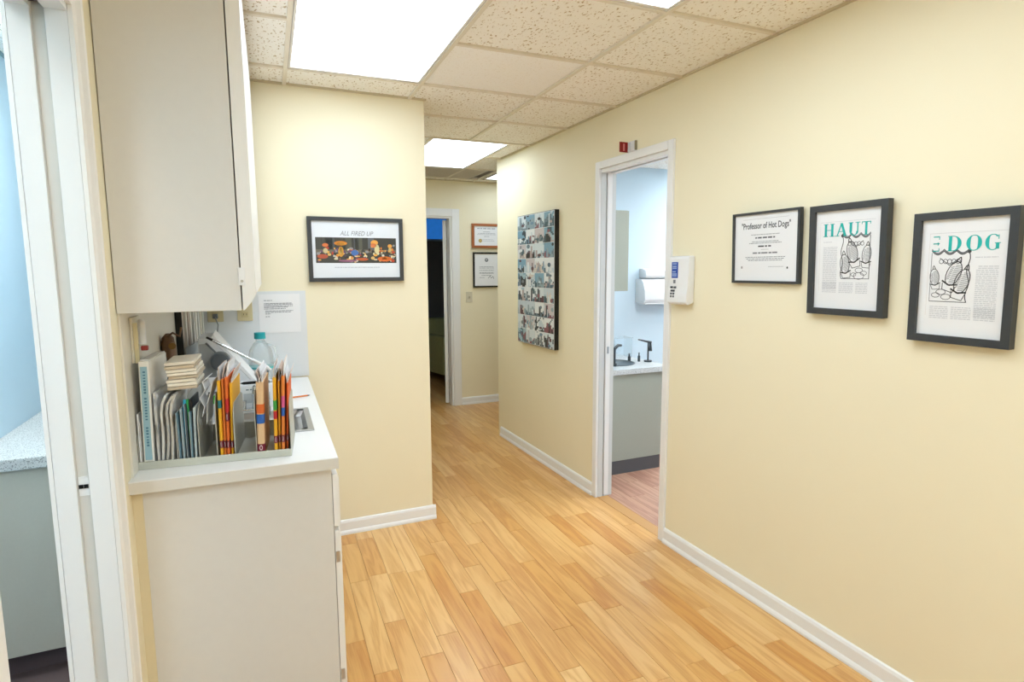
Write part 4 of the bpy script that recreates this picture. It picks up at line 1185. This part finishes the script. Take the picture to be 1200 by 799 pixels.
for z, a in ((.222, .085), (.208, .085), (.185, .085), (.16, .085), (.15, .085), (.128, .06)): mb.words(-a, a, z, .006, y - .0005, '#A5A8AE', rnd=rl)
mb.words(-.085, -.02, .105, .005, y - .0005, '#A5A8AE', rnd=rl); mb.stroke([(.02, .10), (.04, .125), (.055, .1), (.075, .12), (.085, .095)], .004, y - .0006, '#55585E')
mb.build('print', PRINT, t)
t = wallthing('light_switch', 'ivory light switch plate beside the far doorway', 'light switch', 'far', 2.176, 1.14)
MB().box(-.036, .036, -.006, 0, 0, .116, .002).build('plate', mat('ivory_plastic', '#D8D0B8', .4), t)
MB().box(-.008, .008, -.016, -.006, .045, .068, .002).build('toggle', mat('ivory_dark', '#BDB399', .4), t)

# keypad device on the right wall
t = wallthing('keypad_dispenser', 'white wall unit with a blue display beside the right doorway', 'wall device', 'right', 2.365, 1.313)
prof = [(0, 0.012), (-.036, 0), (-.050, .012), (-.048, .05), (-.041, .09), (-.039, .235), (-.034, .245), (0, .245)]
MB().prism(prof, -.072, .072, 'x', .006).build('body', WPLAST, t, True)
sc_ = MB().box(-.050, -.004, -.0425, -.0395, .135, .215, .001).build('display', mat('blue_display', '#23489C', .3, emit='#2B57B5', estr=.15), t)
mb = MB()
for z, a, b_ in ((.203, -.043, -.012), (.190, -.043, -.012), (.181, -.043, -.012), (.163, -.043, -.018), (.152, -.046, -.01), (.143, -.046, -.01)): mb.quad(a, b_, z, z + .006, -.0428, '#9DB4DE')
mb.build('display_lines', PRINT, sc_)
MB().box(-.035, -.020, -.0435, -.040, .108, .126, .001).build('button', mat('button_grey', '#7B7F86', .4), t)
for z, xs in ((.088, (-.044, -.018)), (.071, (-.042, -.026)), (.056, (-.044, -.026)), (.042, (-.044, -.026))):
    for x in xs: MB().box(x - .006, x + .006, -.0492, -.040, z - .005, z + .005, .001).build('button', mat('button_dark', '#4C525A', .4), t)

# room status flag over the doorway
t = wallthing('room_status_flag', 'red room status flag sticking out above the right doorway', 'status flag', 'right', 2.825, 2.152)
MB().box(-.04, .032, -.012, 0, 0, .055, .002).build('holder', WPLAST, t)
MB().box(-.02, -.008, -.018, -.012, .004, .051, .001).build('folded_flag', mat('silver_grey', '#C9CED6', .4), t)
MB().box(.028, .036, -.014, -.002, .002, .053, .001).build('end_cap', mat('olive_grey', '#A09A80', .5), t)
fl = MB().box(-.046, -.0425, -.064, -.004, .0, .056).build('flag', mat('dark_red_plastic', '#8E1512', .4), t)
MB().box(-.0424, -.0418, -.041, -.030, .008, .047).build('white_mark', mat('pinkish_mark', '#E08A88', .5), fl)
